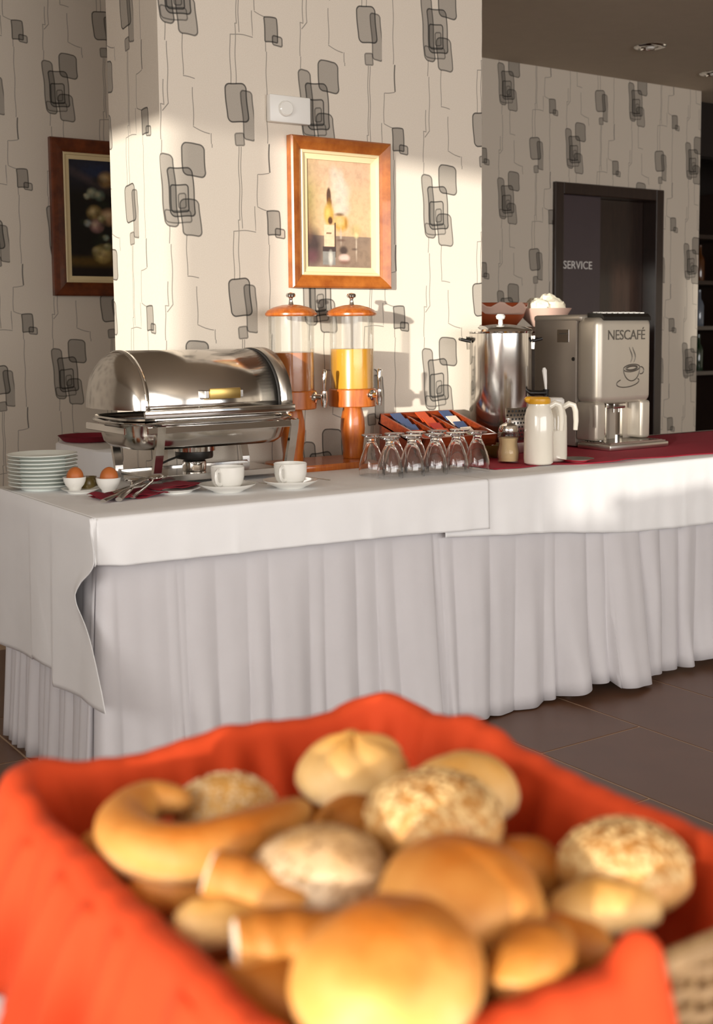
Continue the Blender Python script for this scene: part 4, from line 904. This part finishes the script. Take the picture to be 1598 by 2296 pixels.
def roll(name, pts, r, mat, lab, ends=False, twist=7, n=40, bulge=.55, flat=.9):
    # catmull-rom through the given points
    P = [Vector(p) for p in pts]; P = [P[0]*2-P[1]]+P+[P[-1]*2-P[-2]]; out = []
    for i in range(1, len(P)-2):
        for k in range(14):
            t = k/14; a, b, c, d = P[i-1:i+3]
            out.append(.5*((2*b)+(c-a)*t+(2*a-5*b+4*c-d)*t*t+(3*b-a-3*c+d)*t**3))
    out.append(P[-2]); m = len(out); ctr = sum(out, Vector())/m; out = [q-ctr for q in out]
    up = None; v = []; f = []; n = 24
    for i in range(m):
        d = (out[min(i+1, m-1)]-out[max(i-1, 0)]).normalized(); up = Vector((0, 0, 1)) if up is None else up; up = (up-d*up.dot(d)).normalized(); sd = d.cross(up); t = i/(m-1)
        e = 4*t*(1-t); rad = r*((bulge+(1-bulge)*e**.5) if ends else (.12+.88*e**.45))
        for k in range(n):
            a = 2*math.pi*k/n; q = rad*(1+.022*math.sin(a+t*twist*2*math.pi/2)+.02*noise.noise(Vector((t*6, math.cos(a)*2, math.sin(a)*2+r*50)))); v.append(out[i]+(sd*math.cos(a)+up*math.sin(a)*flat)*q)
    for i in range(m-1):
        for k in range(n): f.append((i*n+k, i*n+(k+1) % n, (i+1)*n+(k+1) % n, (i+1)*n+k))
    f += [tuple(range(n-1, -1, -1)), tuple(range((m-1)*n, m*n))]
    mb = MB(); mb.add(v, f); o = obj(name, mb, mat, loc=ctr, smooth=60); tag(o, lab, 'bread roll', 'rolls in the bread basket')
    if ends:
        for i0, i1 in ((0, 1), (m-1, m-2)):
            d = (out[i0]-out[i1]).normalized(); mb = MB().lathe([(0, .0022), (r*bulge*.80, .0016), (r*bulge*.96, -.001)], 24); mt = Matrix.Translation(out[i0]) @ d.to_track_quat('Z', 'Y').to_matrix().to_4x4()
            c = obj('cut_end', mb.xf(mt), 'crumb', o); tag(c, 'pale cut end')
    return o
bun('kaiser_roll', (.566, .846, .856), .054, .046, .034, .4, 'crust_pale', 'pale knobbly roll at the back corner of the bread basket', knob=.16, seed=1.3)
bun('round_bun', (.622, .762, .853), .047, .045, .034, .2, 'crust_pale', 'smooth pale bun behind the big oat bun', seed=2.1)
bun('oat_bun', (.545, .705, .866), .056, .053, .037, .6, 'crust_oat', 'big round bun covered in oat flakes near the basket centre', seeds='oat_flake', nseed=420, seed=3.2)
bun('round_bun', (.478, .590, .868), .056, .053, .040, .1, 'crust_gold', 'large smooth golden bun right of the seeded roll', seed=4.4, tilt=(.1, .1))
bun('round_bun', (.380, .534, .872), .061, .054, .043, .3, 'crust_gold', 'largest golden bun, foremost in the bread basket', seed=5.8)
bun('seeded_bun', (.432, .690, .860), .050, .044, .033, -.3, 'crust_seeded', 'whitish bun with dark seeds in the middle of the basket', seeds='dark_seed', nseed=110, seed=6.1)
bun('sesame_bun', (.452, .868, .842), .045, .042, .030, .3, 'crust_pale', 'sesame bun behind the crescent roll', seeds='sesame_seed', nseed=260, seed=7.7)
bun('small_bun', (.528, .790, .835), .034, .032, .028, .1, 'crust_brown', 'small brown bun tucked below the knobbly roll', seed=8.2)
bun('oat_bun', (.628, .588, .850), .050, .048, .034, .5, 'crust_oat', 'oat bun by itself at the right side of the basket', seeds='oat_flake', nseed=340, seed=9.4)
bun('small_bun', (.588, .650, .836), .030, .032, .026, .1, 'crust_gold', 'small golden bun peeking out between the oat buns', seed=10.3)
roll('crescent_roll', [(.410, .846, .868), (.385, .872, .866), (.352, .846, .864), (.344, .795, .866), (.362, .757, .870), (.400, .752, .872), (.445, .772, .868), (.486, .796, .862)], .0235, 'crust_gold', 'golden crescent roll curled at the left back of the basket', twist=5)
roll('finger_roll', [(.360, .716, .872), (.385, .694, .862), (.405, .662, .852)], .0195, 'crust_gold', 'finger roll with white end facing the crescent roll', ends=True, bulge=.86)
roll('finger_roll', [(.328, .708, .846), (.352, .692, .848), (.382, .672, .846)], .0195, 'crust_pale', 'pale pointed finger roll at the left side of the basket')
roll('finger_roll', [(.340, .642, .858), (.368, .630, .858), (.402, .612, .852)], .0225, 'crust_brown', 'thick finger roll with white cut end left of the foremost bun', ends=True, bulge=.8)
roll('finger_roll', [(.334, .790, .838), (.356, .768, .842), (.384, .742, .838)], .023, 'crust_brown', 'brown finger roll lying under the crescent roll')
roll('finger_roll', [(.345, .890, .832), (.341, .850, .838), (.346, .805, .830)], .022, 'crust_brown', 'brown roll pushed against the left side of the lining')
roll('finger_roll', [(.336, .655, .828), (.350, .615, .834), (.366, .570, .828)], .026, 'crust_brown', 'brown finger roll low in the gap beside the foremost bun')
roll('finger_roll', [(.534, .560, .846), (.570, .560, .850), (.612, .540, .846)], .0235, 'crust_pale', 'pale-topped finger roll in front of the right oat bun', flat=.8)
roll('finger_roll', [(.496, .570, .836), (.520, .548, .842), (.556, .530, .836)], .024, 'crust_gold', 'golden finger roll below the pale-topped one')
roll('finger_roll', [(.440, .508, .856), (.474, .516, .864), (.512, .534, .856)], .021, 'crust_brown', 'brown finger roll lying on the front rim of the basket')
roll('finger_roll', [(.440, .540, .812), (.462, .522, .818), (.478, .500, .812)], .018, 'crust_gold', 'golden roll end beside the foremost bun')
# rolls underneath that show through the gaps
bun('round_bun', (.395, .600, .808), .046, .044, .032, .2, 'crust_brown', 'brown bun lying deep below the golden buns', seed=11.)
bun('round_bun', (.470, .800, .806), .046, .044, .032, .2, 'crust_brown', 'brown bun lying deep below the sesame bun', seed=12.)
bun('round_bun', (.520, .620, .800), .048, .044, .032, .2, 'crust_brown', 'brown bun lying deep between the oat bun and the right side', seed=13.)
bun('round_bun', (.390, .690, .804), .046, .044, .032, .2, 'crust_brown', 'brown bun lying deep below the white seeded bun', seed=14.)
bun('round_bun', (.600, .720, .803), .046, .044, .032, .2, 'crust_brown', 'brown bun lying deep below the pale back bun', seed=15.)
bun('round_bun', (.545, .870, .803), .046, .044, .032, .2, 'crust_brown', 'brown bun lying deep in the back right corner', seed=16.)
